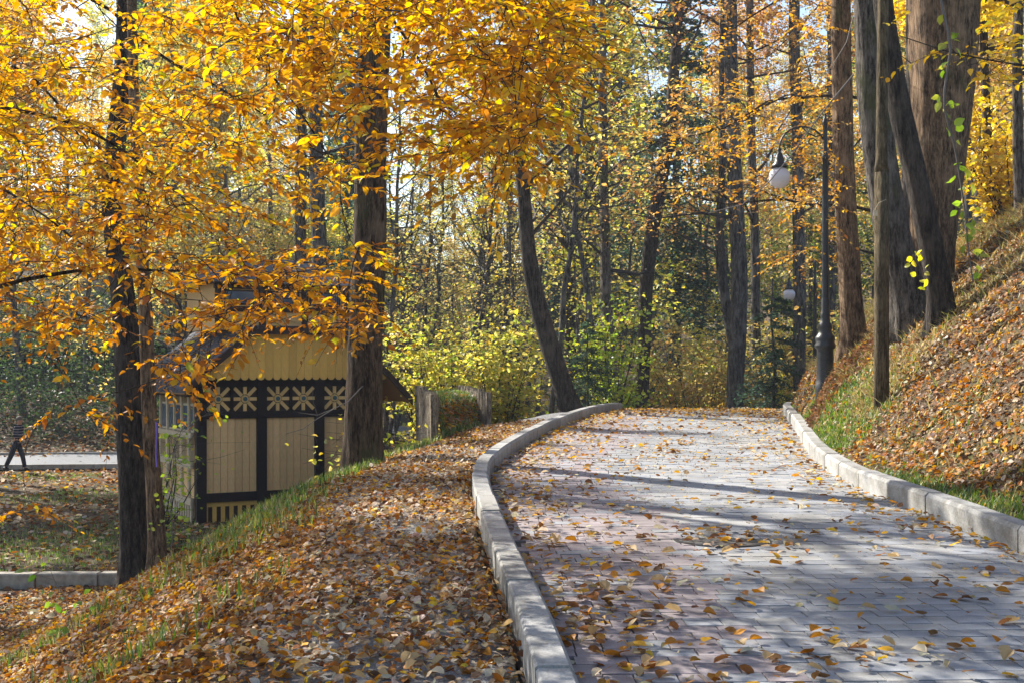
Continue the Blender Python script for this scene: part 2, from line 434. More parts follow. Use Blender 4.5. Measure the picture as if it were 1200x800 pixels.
# ------------------------------------------------------------------ paved path with setts
path = bpy.data.objects.new('paved_path', None); C.objects.link(path); path['kind'] = 'structure'
ys = np.arange(-7.5, 44, .25)
mb = MB()
v = np.stack([np.stack([xL(ys) - .02, ys, pathz(ys) - .012], -1), np.stack([(xL(ys) + xR(ys)) / 2, ys, pathz(ys) - .012], -1), np.stack([xR(ys) + .02, ys, pathz(ys) - .012], -1)], 1)
n = len(ys); i = np.arange(n - 1)[:, None] * 3; k = np.arange(2)[None]
mb.add(v.reshape(-1, 3), np.stack([i + k, i + k + 1, i + 3 + k + 1, i + 3 + k], -1).reshape(-1, 4))
mb.build('bedding', M['joint'], path)
stones = []
yc = -7.0; row = 0
r2 = np.random.default_rng(11)
while yc < 42:
    cx = float(xL(yc) + xR(yc)) / 2
    dx = float(xL(yc + .5) + xR(yc + .5) - xL(yc - .5) - xR(yc - .5)) / 2
    t = np.array([dx, 1.0]); ln = np.linalg.norm(t); t /= ln; nrm = np.array([t[1], -t[0]])
    depth = .15 if row % 3 else .18
    wl = (cx - float(xL(yc))) * t[1] + .10; wr = (float(xR(yc)) - cx) * t[1] + .10
    a = -wl - r2.random() * .2
    while a < wr:
        w_ = float(r2.choice([.14, .20, .26], p=[.3, .4, .3]))
        m_ = a + w_ / 2
        c = np.array([cx, yc]) + nrm * m_ + t * depth / 2
        if a > -wl and a + w_ < wr + .1:
            stones.append((c[0], c[1], w_, depth, math.atan2(nrm[1], nrm[0]), (m_ + wl) / (wl + wr)))
        a += w_
    yc += depth * t[1] if abs(dx) < .6 else depth * t[1]
    row += 1
def paver_color(fr, y):
    mauve = np.array([.31, .265, .27]); blue = np.array([.30, .31, .33]); grey = np.array([.345, .34, .33])
    if fr < .36 + .05 * math.sin(y * .7): c = mauve if r2.random() < .8 else blue
    else: c = blue if r2.random() < .55 else grey
    return c * (1 + .045 * r2.normal())
def add_paver(mb, s, rel=False):
    x, y, w_, dp, an, fr = s
    g = .009; h = .05
    sl = float(pathz(y + .1) - pathz(y - .1)) / .2
    ca, sa = math.cos(an), math.sin(an)
    R = np.array([[ca, -sa, 0], [sa, ca, 0], [0, 0, 1]])
    R = np.array([[1, 0, 0], [0, 1, 0], [0, sl, 1]]) @ R
    z = float(pathz(y)) - h / 2 + .0016 * r2.normal()
    mb.box((0, 0, 0) if rel else (x, y, z), (w_ - g, dp - g, h), R, paver_color(fr, y))
    return (x, y, z)
def inframe(x, y, z, mx=0, my=0):
    if y < .5: return False
    px = 600 + F * x / y; py = HZ + F * (EYE - z) / y
    return -mx <= px <= 1200 + mx and -my <= py <= 800 + my
vis = [s for s in stones if inframe(s[0], s[1], float(pathz(s[1])), 10, 6)]
vis.sort(key=lambda s: s[1])
near = set(map(id, vis[:300]))
for s in vis[:300]:
    mb = MB(); p = add_paver(mb, s, True); link('paver', mb.mesh('paver', M['paver']), path, p)
mb = MB()
for s in stones:
    if id(s) not in near: add_paver(mb, s)
mb.build('pavers', M['paver'], path, kind='stuff')

# kerbs
def kerb_line(fx, side, name, ymax, step=.92):
    root = bpy.data.objects.new(name, None); C.objects.link(root); root['kind'] = 'structure'
    y = -6.0
    while y < ymax:
        y2 = y; L = 0
        pts = [y]
        while L < step:
            ny = y2 + .05
            L += math.hypot(.05, float(fx(ny) - fx(y2))); y2 = ny
        g = .005
        mb = MB()
        nseg = 4
        h = (.17 if side < 0 else .19) + .003 * r2.normal(); dxo = .003 * r2.normal()
        rings = []
        for q in range(nseg + 1):
            yq = y + g + (y2 - y - 2 * g) * q / nseg
            x0 = float(fx(yq)); tx = float(fx(yq + .1) - fx(yq - .1)) / .2
            t = np.array([tx, 1.]); t /= np.linalg.norm(t); o = np.array([-t[1], t[0]]) * (1 if side < 0 else -1)   # outward
            zb = float(pathz(yq))
            prof = [(0, -.15), (.0, h - .03), (.025, h), (KW - .012, h), (KW, h - .012), (KW, -.2)]
            rings.append([[x0 + dxo + o[0] * a, yq + o[1] * a, zb + b] for a, b in prof])
        v = np.array(rings).reshape(-1, 3); f = []
        for q in range(nseg):
            for e in range(6):
                a, b = q * 6 + e, q * 6 + (e + 1) % 6
                f.append([a, b, b + 6, a + 6])
        f += [[0, 1, 2, 5], [2, 3, 4, 5]]
        o2 = nseg * 6; f += [[o2 + 5, o2 + 2, o2 + 1, o2], [o2 + 5, o2 + 4, o2 + 3, o2 + 2]]
        c0 = v.mean(0); mb.add(v - c0, f)
        link('kerb_stone', mb.mesh('kerb_stone', M['kerb']), root, c0)
        y = y2
kerb_line(xL, -1, 'kerb', 29.2)
kerb_line(xR, 1, 'kerb', 40.0)

# manhole cover
mc = W(846, 632, depth_of(632)); mcz = float(pathz(mc[1]))
t = thing('manhole_cover', 'round dark iron manhole cover set in the paving, half hidden by leaves', 'manhole cover', (mc[0], mc[1], mcz - .004))
mb = MB(); mb.lathe((0, 0, 0), [(.37, -.02), (.37, .006), (.33, .006), (.33, -.004), (.0, -.004)], 32, (1, 1, 1)); mb.build('rim', M['iron'], t)
mb = MB(); mb.lathe((0, 0, 0), [(.322, -.003), (.322, .006), (0.001, .006)], 32)
for a in range(-3, 4):
    for b in range(-3, 4):
        if a * a + b * b < 11: mb.box((a * .082, b * .082, .007), (.03, .03, .004))
mb.build('lid', M['cover'], t)

# lower road, its kerbs, far road, low wall
def strip(name, pts, halfw, mat, dz, step=.5, kind='structure', uv=False):
    pts = np.array(pts, float); L = np.concatenate([[0], np.cumsum(np.linalg.norm(np.diff(pts, axis=0), axis=1))])
    s = np.arange(0, L[-1], step); x = np.interp(s, L, pts[:, 0]); y = np.interp(s, L, pts[:, 1])
    k = np.ones(9) / 9
    for _ in range(2): x = np.convolve(np.pad(x, 4, mode='edge'), k, 'valid'); y = np.convolve(np.pad(y, 4, mode='edge'), k, 'valid')
    tx, ty = np.gradient(x), np.gradient(y); l = np.hypot(tx, ty); tx /= l; ty /= l
    v = []
    for q in np.linspace(-1, 1, 5): v.append(np.stack([x - ty * halfw * q, y + tx * halfw * q], -1))
    v = np.stack(v, 1); zz = np.full(v.shape[:2], 0.) + T(v[:, 2, 0], v[:, 2, 1])[:, None] + dz
    vv = np.concatenate([v, zz[..., None]], -1).reshape(-1, 3)
    i = np.arange(len(s) - 1)[:, None] * 5; k = np.arange(4)[None]
    mb = MB(); mb.add(vv, np.stack([i + k, i + k + 1, i + 5 + k + 1, i + 5 + k], -1).reshape(-1, 4))
    mb.build(name, mat, kind=kind, smooth=True)
    return x, y, tx, ty
x, y, tx, ty = strip('lower_road', [(-42, 42.5), (-24, 44.5), (-10, 46.0), (0, 47.5)], 3.0, M['asphalt'], .09)
for sg in (-1, 1):
    root = bpy.data.objects.new('road_kerb', None); C.objects.link(root); root['kind'] = 'structure'
    for q in range(0, len(x) - 3, 2):
        a = np.array([x[q] - ty[q] * 3.08 * sg, y[q] + tx[q] * 3.08 * sg, LOW + .12]); b = np.array([x[q + 2] - ty[q + 2] * 3.08 * sg, y[q + 2] + tx[q + 2] * 3.08 * sg, LOW + .12])
        if not (inframe(*a, 100, 100)): continue
        mb = MB(); c0 = (a + b) / 2; mb.bar(a - c0, a - c0 + (b - a) * .985, .14, .16); link('kerb_stone', mb.mesh('kerb_stone', M['kerb']), root, c0)
strip('far_road', [(-34, 64), (-14, 66), (-2, 70), (6, 76)], 4.2, M['asphalt'], .10)

# low retaining kerb wall on the lower ground
wl_ = thing('low_wall', 'low pale stone edging wall crossing the leafy lower ground on the left', 'low wall', (0, 0, 0))
xw = -14.0
while xw < -5.6:
    L = .95
    mb = MB(); yq = 19.6 + .04 * (xw + 14); mb.box((0, 0, 0), (L - .012, .26, .34), None, None, .02)
    link('stone', mb.mesh('stone', M['stone']), wl_, (xw + L / 2, yq + .01 * r2.normal(), float(T(xw, yq)) + .06))
    xw += L

# ------------------------------------------------------------------ leaf litter, grass
LIT = [(.34, .13, .025), (.48, .19, .03), (.60, .30, .04), (.20, .085, .03), (.36, .23, .12), (.52, .40, .26), (.74, .46, .04), (.10, .05, .028), (.62, .52, .42)]
LIT_L = [4.5, 5.5, 5, 4, 4, 4, 3.2, 3.5, 2.4]
PATHL = [(.30, .13, .03), (.50, .25, .04), (.66, .36, .03), (.16, .08, .04), (.50, .38, .22), (.66, .56, .40), (.74, .46, .04)]
def frame_for(x, y, tilt, r=rng):
    e = .06
    nx = -(T(x + e, y) - T(x - e, y)) / (2 * e); ny = -(T(x, y + e) - T(x, y - e)) / (2 * e)
    n = norm(np.stack([nx, ny, np.ones_like(nx)], -1))
    up = norm(n + tilt * r.normal(size=n.shape))
    az = r.random(len(x)) * 2 * PI
    fwd = np.stack([np.cos(az), np.sin(az), np.zeros_like(az)], -1)
    fwd = norm(fwd - up * np.sum(fwd * up, 1)[:, None])
    return fwd, up
class LeafSet:
    """leaves collected as arrays so that the nearest can become objects"""
    def __init__(s): s.a = []
    def add(s, pos, fwd, up, L, Wd, col, fold, droop):
        N = len(pos); g = lambda q: np.broadcast_to(np.asarray(q, float), (N,)).copy()
        s.a.append([pos, fwd, up, g(L), g(Wd), col, g(fold), g(droop)])
    def cat(s): s.a = [[np.concatenate([q[k] for q in s.a]) for k in range(8)]]; return s.a[0]
    def split(s, n):
        a = s.cat(); pos = a[0]
        d = np.maximum(pos[:, 1], .01); px = 600 + F * pos[:, 0] / d; py = HZ + F * (EYE - pos[:, 2]) / d
        ok = (px > 0) & (px < 1200) & (py > 0) & (py < 800) & (pos[:, 1] > 1)
        score = np.where(ok, a[3] / d, -1)
        idx = np.argsort(-score)[:n]; m = np.zeros(len(pos), bool); m[idx] = True
        m &= ok
        return [q[m] for q in a], [q[~m] for q in a]
_lm = {}
def leaf_objects(arr, mat, name, parent=None, props=None):
    """each leaf its own object; six colour/shape meshes shared"""
    pos, fwd, up, L, Wd, col, fold, droop = arr
    if len(pos) == 0: return
    key0 = mat.name + name
    ref = []
    K = 10
    idx = np.linspace(0, len(pos) - 1, min(K, len(pos))).astype(int)
    order = np.argsort(col.sum(1)); idx = order[idx]
    for q in idx:
        mb = MB(); leaf_arrays(mb, np.zeros((1, 3)), np.array([[0, 1., 0]]), np.array([[0, 0, 1.]]), 1.0, float(np.clip(Wd[q] / L[q], .4, .95)), col[q:q + 1], 2, min(fold[q], .5), min(droop[q], .5))
        ref.append((mb.mesh(name, mat), col[q]))
    rc = np.array([c for _, c in ref])
    fw = norm(fwd); sd = norm(np.cross(fw, up)); u = np.cross(sd, fw)
    for q in range(len(pos)):
        m = int(np.argmin(((rc - col[q]) ** 2).sum(1) + .002 * rng.random(len(rc))))
        o = bpy.data.objects.new(name, ref[m][0]); C.objects.link(o)
        R = Matrix([[sd[q][0], fw[q][0], u[q][0]], [sd[q][1], fw[q][1], u[q][1]], [sd[q][2], fw[q][2], u[q][2]]]).to_4x4()
        o.matrix_world = Matrix.Translation(pos[q]) @ R @ Matrix.Scale(float(L[q]), 4)
        if parent is not None: o.parent = parent
        if props: tag(o, *props)

litter = LeafSet()
def scatter(n, xf, y0, y1, dens, pw=1.0):
    y = y0 + (y1 - y0) * rng.random(n) ** pw
    t = rng.random(n)
    x = xf(y, t)
    keep = rng.random(n) < dens(x, y)
    x, y = x[keep], y[keep]
    d = np.maximum(y, .5); px = 600 + F * x / d
    k2 = (px > -250) & (px < 1450)
    return x[k2], y[k2]
# left shoulder and slope
def dl(x, y):
    t = xL(y) - KW - x
    w = np.where(t < 1.3, .70 + .9 * vnoise(x * 1.3, y * 1.3, 12), 1.0)
    w = w * (1 - .55 * sstep(.18, .4, vnoise(x * .7, y * .9, 14)))
    w = w * np.where(t > 4.6, .55, 1)
    return np.clip(w, .12, 1)
x, y = scatter(150000, lambda y, t: xL(y) - KW - .02 - t * 7.5, 4.0, 24.0, dl, 1.15)
f_, u_ = frame_for(x, y, .45)
Lf = .026 + .044 * rng.random(len(x)) ** 1.4
cA, cB = pal(len(x), LIT, LIT_L), pal(len(x), LIT, [2, 1.5, 1.2, 3, 5, 6, 1.2, 3, 5])
onsh = (xL(y) - KW - x < 1.5 + vnoise(x, y, 16)) & (rng.random(len(x)) < .7)
litter.add(np.stack([x, y, T(x, y) + .012 + .03 * rng.random(len(x))], -1), f_, u_, Lf, Lf * (.6 + .25 * rng.random(len(x))), np.where(onsh[:, None], cB, cA), .32 * rng.random(len(x)) - .05, .3 * rng.random(len(x)))
# lower ground
x, y = scatter(26000, lambda y, t: -t * .46 * y - .05 * y - 2.0, 15.0, 60.0, lambda x, y: np.clip(.7 + vnoise(x * .5, y * .4, 15), .2, 1), .9)
f_, u_ = frame_for(x, y, .3)
Lf = .07 + .05 * rng.random(len(x)) + .0015 * y
litter.add(np.stack([x, y, T(x, y) + .015 + .02 * rng.random(len(x))], -1), f_, u_, Lf, Lf * .75, pal(len(x), LIT, [2, 2, 1, 6, 6, 4, .5, 6, 4]), .3 * rng.random(len(x)), .2)
# right bank
def dr(x, y):
    t = x - xR(y) - KW
    g = sstep(.05, .25, vnoise(x * .9, y * .6, 21) + .22 * (t < .9) * (y < 22))
    return np.clip(1 - .6 * g, .1, 1) * np.where(t < .25, .5, 1)
x, y = scatter(150000, lambda y, t: xR(y) + KW + .03 + t * 8.5, 6.0, 36.0, dr, 1.0)
f_, u_ = frame_for(x, y, .5)
Lf = .028 + .055 * rng.random(len(x)) ** 1.5
litter.add(np.stack([x, y, T(x, y) + .015 + .035 * rng.random(len(x))], -1), f_, u_, Lf, Lf * (.6 + .25 * rng.random(len(x))), pal(len(x), LIT, [5, 6, 4, 5, 4, 3, 1.6, 5, 2]), .32 * rng.random(len(x)) - .05, .3 * rng.random(len(x)))
# leaves gathered on the manhole cover
n = 85; a = rng.random(n) * 2 * PI; q = .55 * np.sqrt(rng.random(n)); mcx, mcy = W(846, 632, depth_of(632))[:2]
hx, hy = mcx + 1.15 * q * np.cos(a), mcy + q * np.sin(a); az = rng.random(n) * 2 * PI
litter.add(np.stack([hx, hy, pathz(hy) + .015 + .02 * rng.random(n)], -1), np.stack([np.cos(az), np.sin(az), 0 * az], -1), norm(np.stack([.25 * rng.normal(size=n), .25 * rng.normal(size=n), np.ones(n)], -1)), .05 + .04 * rng.random(n), .045, pal(n, PATHL, [4, 4, 2, 5, 4, 3, 1]), .4, .1)
# heap of brown leaves round the lamp foot
n = 2600; a = rng.random(n) * 2 * PI; q = np.sqrt(rng.random(n))
hx, hy = 5.15 + .95 * q * np.cos(a), 20.0 + 1.2 * q * np.sin(a)
f_, u_ = frame_for(hx, hy, .5)
ok = hx > xR(hy) + KW
litter.add(np.stack([hx, hy, T(hx, hy) + .02 + .16 * (1 - q) * rng.random(n)], -1)[ok], f_[ok], u_[ok], .08, .06, pal(n, [(.24, .12, .06), (.34, .18, .09), (.15, .08, .045)], [2, 1, 2])[ok], .3, .2)
# on top of the path
def path_leaf_density(x, y):
    a = (x - xL(y)); b = xR(y) - x
    e = np.exp(-a / .36) * 2.0 + np.exp(-b / .22) * 1.2
    c = sstep(.05, .42, vnoise(x * 1.6, y * 1.6, 31) + .5 * vnoise(x * 5, y * 5, 32))
    crest = sstep(24.5, 29, y) * .9
    return np.clip(.11 + .34 * c + e + crest, 0, 1)
x, y = scatter(14500, lambda y, t: xL(y) + .02 + t * (xR(y) - xL(y) - .04), 2.5, 33.0, path_leaf_density)
n = len(x)
az = rng.random(n) * 2 * PI
up = norm(np.stack([.2 * rng.normal(size=n), .2 * rng.normal(size=n), np.ones(n)], -1))
fw = np.stack([np.cos(az), np.sin(az), 0 * az], -1); fw = norm(fw - up * np.sum(fw * up, 1)[:, None])
Lf = .040 + .062 * rng.random(n) ** 1.3
lift = .012 + .02 * rng.random(n)
curl = rng.random(n) ** 2
litter.add(np.stack([x, y, pathz(y) + lift], -1), fw, up, Lf, Lf * (.55 + .3 * rng.random(n)), pal(n, PATHL, [4, 4, 2.4, 3, 4, 4, 1.5]), .6 * curl, .35 * rng.random(n) - .1)
nearL, rest = litter.split(300)
leaf_objects(nearL, M['dry_leaf'], 'fallen_leaf', None, ('dry curled autumn leaf lying on the paving or slope nearest the camera', 'fallen leaf', 'fallen leaves lying nearest the camera'))
mb = MB(); nr = rest[0][:, 1] < 17
for m_, dt in ((nr, 2), (~nr, 1)):
    q = [a[m_] for a in rest]; leaf_arrays(mb, *q[:6], dt, q[6], q[7])
tag(mb.build('leaf_litter', M['dry_leaf']), 'carpet of brown, orange and pale fallen leaves over slope, bank and paving', 'leaf litter', None, 'stuff')

def grass(n, xs, ys, h, cols, wts, lean=.35):
    z = T(xs, ys)
    az = rng.random(n) * 2 * PI; hh = h * (.5 + rng.random(n))
    d = np.stack([np.cos(az), np.sin(az), 0 * az], -1); s = np.stack([-np.sin(az), np.cos(az), 0 * az], -1)
    base = np.stack([xs, ys, z - .01], -1); w = .0045 + .0028 * (ys / 14)
    l = (lean * (.3 + rng.random(n)))[:, None] * hh[:, None]
    mid = base + d * l * .4 + np.array([0, 0, 1]) * hh[:, None] * .6
    tip = base + d * l * 1.3 + np.array([0, 0, 1]) * hh[:, None]
    w = w[:, None]
    v = np.stack([base - s * w, base + s * w, mid + s * w * .8, mid - s * w * .8, tip], 1).reshape(-1, 3)
    b = np.arange(n)[:, None] * 5
    col = pal(n, cols, wts, .18)
    gmb.add(v, b + np.array([[0, 1, 2, 3]]), np.repeat(col, 5, 0)); gmb.f3.append(b + np.array([[3, 2, 4]]) + gmb.n - len(v))
gmb = MB()
GR = [(.10, .20, .03), (.17, .28, .04), (.30, .34, .08), (.42, .37, .16), (.07, .13, .03)]
# brim of the left slope
x, y = scatter(36000, lambda y, t: xL(y) - KW - 1.4 - t * 4.4, 6.5, 22, lambda x, y: np.clip(sstep(.02, .3, vnoise(x * .7, y * .9, 14)) * .8 + .5 * (1 - np.abs(xL(y) - KW - x - 2.3) / 1.2) * (y > 11) + .02, 0, 1))
grass(len(x), x, y, .12, GR, [2, 2, 3, 2, 2])
# right verge and bank
x, y = scatter(48000, lambda y, t: xR(y) + KW + t * 1.15, 7, 30, lambda x, y: np.clip(sstep(-.1, .2, vnoise(x * .9, y * .6, 21) + .15) * (y < 24) * (1.1 - (x - xR(y) - KW)) * (1 - .35 * sstep(15, 19, y)), 0.02, 1))
grass(len(x), x, y, .085, GR, [4, 4, 3.5, 2, 2], .6)
x, y = scatter(170000, lambda y, t: xR(y) + KW + .4 + t * 8, 8, 36, lambda x, y: np.clip(.10 + .8 * sstep(-.05, .3, vnoise(x * .9, y * .6, 21)) + .2 * sstep(20, 28, y), 0, 1))
grass(len(x), x, y, .11, [(.46, .38, .18), (.30, .30, .09), (.34, .22, .10), (.54, .46, .26), (.2, .26, .06)], [5, 2.5, 3, 3, 1], 1.5)
# lower ground patches
x, y = scatter(60000, lambda y, t: -3 - t * 14, 20, 41, lambda x, y: np.maximum(.35 * sstep(.05, .3, vnoise(x * .35 + 3, y * .3, 41)), np.exp(-((x + 8.2) / 2.6) ** 2 - ((y - 24.5) / 2.8) ** 2) * 1.1))
grass(len(x), x, y, .07, GR, [3, 4, 3, 1, 1])
tag(gmb.build('grass', M['grass']), 'short green and straw coloured grass on bank, verge and brim of slope', 'grass', None, 'stuff')

# ------------------------------------------------------------------ trees
GOLD = ([(.76, .39, .02), (.82, .50, .03), (.62, .27, .02), (.84, .62, .06), (.40, .18, .025), (.56, .54, .05)], [5.5, 4, 4, 1.8, 1.8, .9])
ORANGE = ([(.68, .36, .12), (.74, .46, .14), (.56, .28, .10), (.66, .50, .22)], [3, 3, 2, 2])
YGREEN = ([(.66, .60, .12), (.50, .52, .10), (.74, .66, .20), (.32, .40, .07), (.76, .58, .10)], [4, 3, 3, 2, 2])
GREEN = ([(.16, .26, .05), (.24, .34, .06), (.10, .18, .04), (.40, .44, .08)], [3, 3, 2, 1])
OLIVE = ([(.56, .48, .18), (.64, .50, .16), (.38, .38, .12), (.62, .40, .14)], [3, 3, 2, 2])
RUST = ([(.46, .20, .09), (.55, .28, .12), (.36, .16, .08)], [1, 1, 1])
CONIF = ([(.035, .075, .05), (.05, .10, .07), (.07, .12, .08)], [1, 1, 1])

def wander(p0, p1, n, amp, r):
    t = np.linspace(0, 1, n)[:, None]; P = p0 + (p1 - p0) * t
    w = np.cumsum(r.normal(size=(n, 3)), 0) * amp / math.sqrt(n); w -= w[0]; w *= np.array([1, 1, .3])
    return P + w * t ** .5

def branches(tw, trunk, tr_r, r, nb, h0, spread, elev=(.1, .9), sub=5, leafpts=None, droop=0., sides=5, twigr=.006):
    """adds branches and twigs to tw, appends leaf points"""
    n = len(trunk)
    zs = trunk[:, 2] - trunk[0, 2]; H = zs[-1]
    for _ in range(nb):
        fr = h0 + (1 - h0) * r.random() ** .9
        kk = np.interp(fr * H, zs, np.arange(n)); k0 = int(min(kk, n - 2)); ff = kk - k0
        p = trunk[k0] * (1 - ff) + trunk[k0 + 1] * ff; rr = tr_r[k0] * (1 - ff) + tr_r[k0 + 1] * ff
        L = spread * (1 - .65 * (fr - h0) / (1 - h0 + 1e-6)) * (.55 + .6 * r.random())
        az = r.random() * 2 * PI; el = r.uniform(*elev)
        d = np.array([math.cos(az) * math.cos(el), math.sin(az) * math.cos(el), math.sin(el)])
        m = 6; P = [p]; dd = d.copy()
        for q in range(m):
            dd = dd + r.normal(size=3) * .16 + np.array([0, 0, .05 - droop]); dd /= np.linalg.norm(dd); P.append(P[-1] + dd * L / m)
        P = np.array(P); br = np.linspace(min(rr * .5, .012 + L * .012), twigr, m + 1)
        tw.tube(P, br, sides, False)
        for _s in range(sub):
            q = r.integers(1, m + 1); b = P[q] if q == m else P[q] + (P[q + 1 if q < m else q] - P[q]) * r.random()
            sd = norm(dd + r.normal(size=3) * .75 + np.array([0, 0, -.05 - droop * 2])); sl = L * (.22 + .3 * r.random())
            Q = np.array([b, b + sd * sl * .5 + r.normal(size=3) * .05 * sl, b + sd * sl + r.normal(size=3) * .12 * sl + np.array([0, 0, -.08 * sl])])
            tw.tube(Q, [br[min(q, m)] * .6, twigr * .8, twigr * .5], 3, False)
            if leafpts is not None: leafpts.append((Q[0], Q[1], Q[2], sl))

def leaf_cloud(mb, lps, n, size, palette, r, jitter=.3, flat=.6, detail=0):
    Q = np.array([[a, b, c] for a, b, c, s in lps]); S = np.array([s for *_, s in lps])
    k = r.integers(0, len(Q), n); t = r.random(n)[:, None] ** .8
    p = np.where(t < .5, Q[k, 0] + (Q[k, 1] - Q[k, 0]) * t * 2, Q[k, 1] + (Q[k, 2] - Q[k, 1]) * (t * 2 - 1))
    p = p + r.normal(size=(n, 3)) * (S[k][:, None] * jitter * np.array([1, 1, .55]))
    up = norm(np.array([0, 0, 1.]) + r.normal(size=(n, 3)) * (1 - flat) * 1.6)
    fw = norm(r.normal(size=(n, 3)) * np.array([1, 1, .35]))
    sz = size * (.6 + .7 * r.random(n))
    # colour varies branch by branch as well as leaf by leaf
    col = pal(n, *palette, .12, r) * (.82 + .36 * r.random(len(Q)))[k][:, None]
    leaf_arrays(mb, p, fw, up, sz, sz * .75, np.clip(col, .005, .95), detail, .2, .12)

def tree_variant(seed, H, r0, h0, spread, nb, nleaf, lsize, palette, bark, lean=.6, sub=5, flat=.55, jitter=.3):
    r = np.random.default_rng(seed)
    top = np.array([r.normal() * lean, r.normal() * lean, H])
    P = wander(np.zeros(3) - np.array([0, 0, .4]), top, 14, lean * .5, r)
    rad = r0 * np.interp(np.linspace(0, 1, 14), [0, .05, .5, 1], [1.35, 1.0, .7, .12])
    tw = MB(); tw.tube(P, rad, 10, False, None, .05, seed)
    lp = []; branches(tw, P, rad, r, nb, h0, spread, (.0, 1.0), sub, lp)
    lm = MB(); leaf_cloud(lm, lp, nleaf, lsize, palette, r, jitter, flat)
    return tw.mesh('trunk', bark, True), lm.mesh('crown', M['leaf'])
def conifer_variant(seed, H, r0, spread, nleaf, lsize, palette, h0=.12):
    r = np.random.default_rng(seed)
    P = wander(np.zeros(3) - np.array([0, 0, .4]), np.array([0, 0, H]), 12, .15, r)
    rad = np.linspace(r0, .02, 12)
    tw = MB(); tw.tube(P, rad, 8, False); lp = []
    nb = int(H * 9)
    for _ in range(nb):
        fr = h0 + (1 - h0) * r.random(); z = fr * H; L = spread * (1 - fr) ** .8 * (.75 + .4 * r.random()) + .15
        az = r.random() * 2 * PI; d = np.array([math.cos(az), math.sin(az), 0])
        p = np.array([0, 0, z]); Q = np.array([p, p + d * L * .5 + [0, 0, -.10 * L], p + d * L + [0, 0, -.28 * L]])
        tw.tube(Q, [.02, .012, .005], 3, False); lp.append((Q[0], Q[1], Q[2], L * .45))
    lm = MB(); leaf_cloud(lm, lp, nleaf, lsize, palette, r, .22, .7)
    return tw.mesh('trunk', M['bark_far'], True), lm.mesh('crown', M['leaf'])

V = {
 'yellow': [tree_variant(101, 19, .14, .30, 4.6, 46, 8000, .16, YGREEN, M['bark_far']), tree_variant(102, 17, .16, .22, 4.2, 42, 7000, .16, OLIVE, M['bark_far'])],
 'orange': [tree_variant(103, 20, .15, .32, 5.0, 46, 9000, .16, ORANGE, M['bark_far']), tree_variant(104, 18, .17, .30, 4.0, 40, 8000, .16, ([(.66, .48, .12), (.60, .40, .10), (.70, .56, .2)], [1, 1, 1]), M['bark_far'])],
 'bare': [tree_variant(105, 22, .15, .38, 4.4, 50, 4000, .16, OLIVE, M['bark_far'], 1.0), tree_variant(106, 20, .12, .36, 3.8, 44, 3000, .16, RUST, M['bark_far'], .9)],
 'green': [tree_variant(107, 18, .14, .28, 4.4, 44, 14000, .18, GREEN, M['bark_far'])],
 'thin': [tree_variant(111, 15, .085, .18, 2.8, 46, 1300, .13, OLIVE, M['bark_far'], .9, 6), tree_variant(112, 12, .07, .15, 2.4, 40, 1500, .13, YGREEN, M['bark_far'], .9, 6), tree_variant(113, 17, .10, .3, 2.8, 46, 500, .13, OLIVE, M['bark_far'], 1.2, 7)],
 'conifer': [conifer_variant(108, 22, .22, 3.4, 15000, .20, CONIF, .2)],
}
def place(kind, k, x, y, sc, rot, label, group=None, name=None, cat='tree', z=None):
    tm, cm = V[kind][k % len(V[kind])]
    zz = float(T(x, y)) if z is None else z
    t = thing(name or ('conifer_tree' if kind == 'conifer' else 'deciduous_tree'), label, cat, (x, y, zz), group)
    t.rotation_euler = (0, 0, rot); t.scale = (sc, sc, sc)
    link('trunk', tm, t); link('crown', cm, t)
    return t

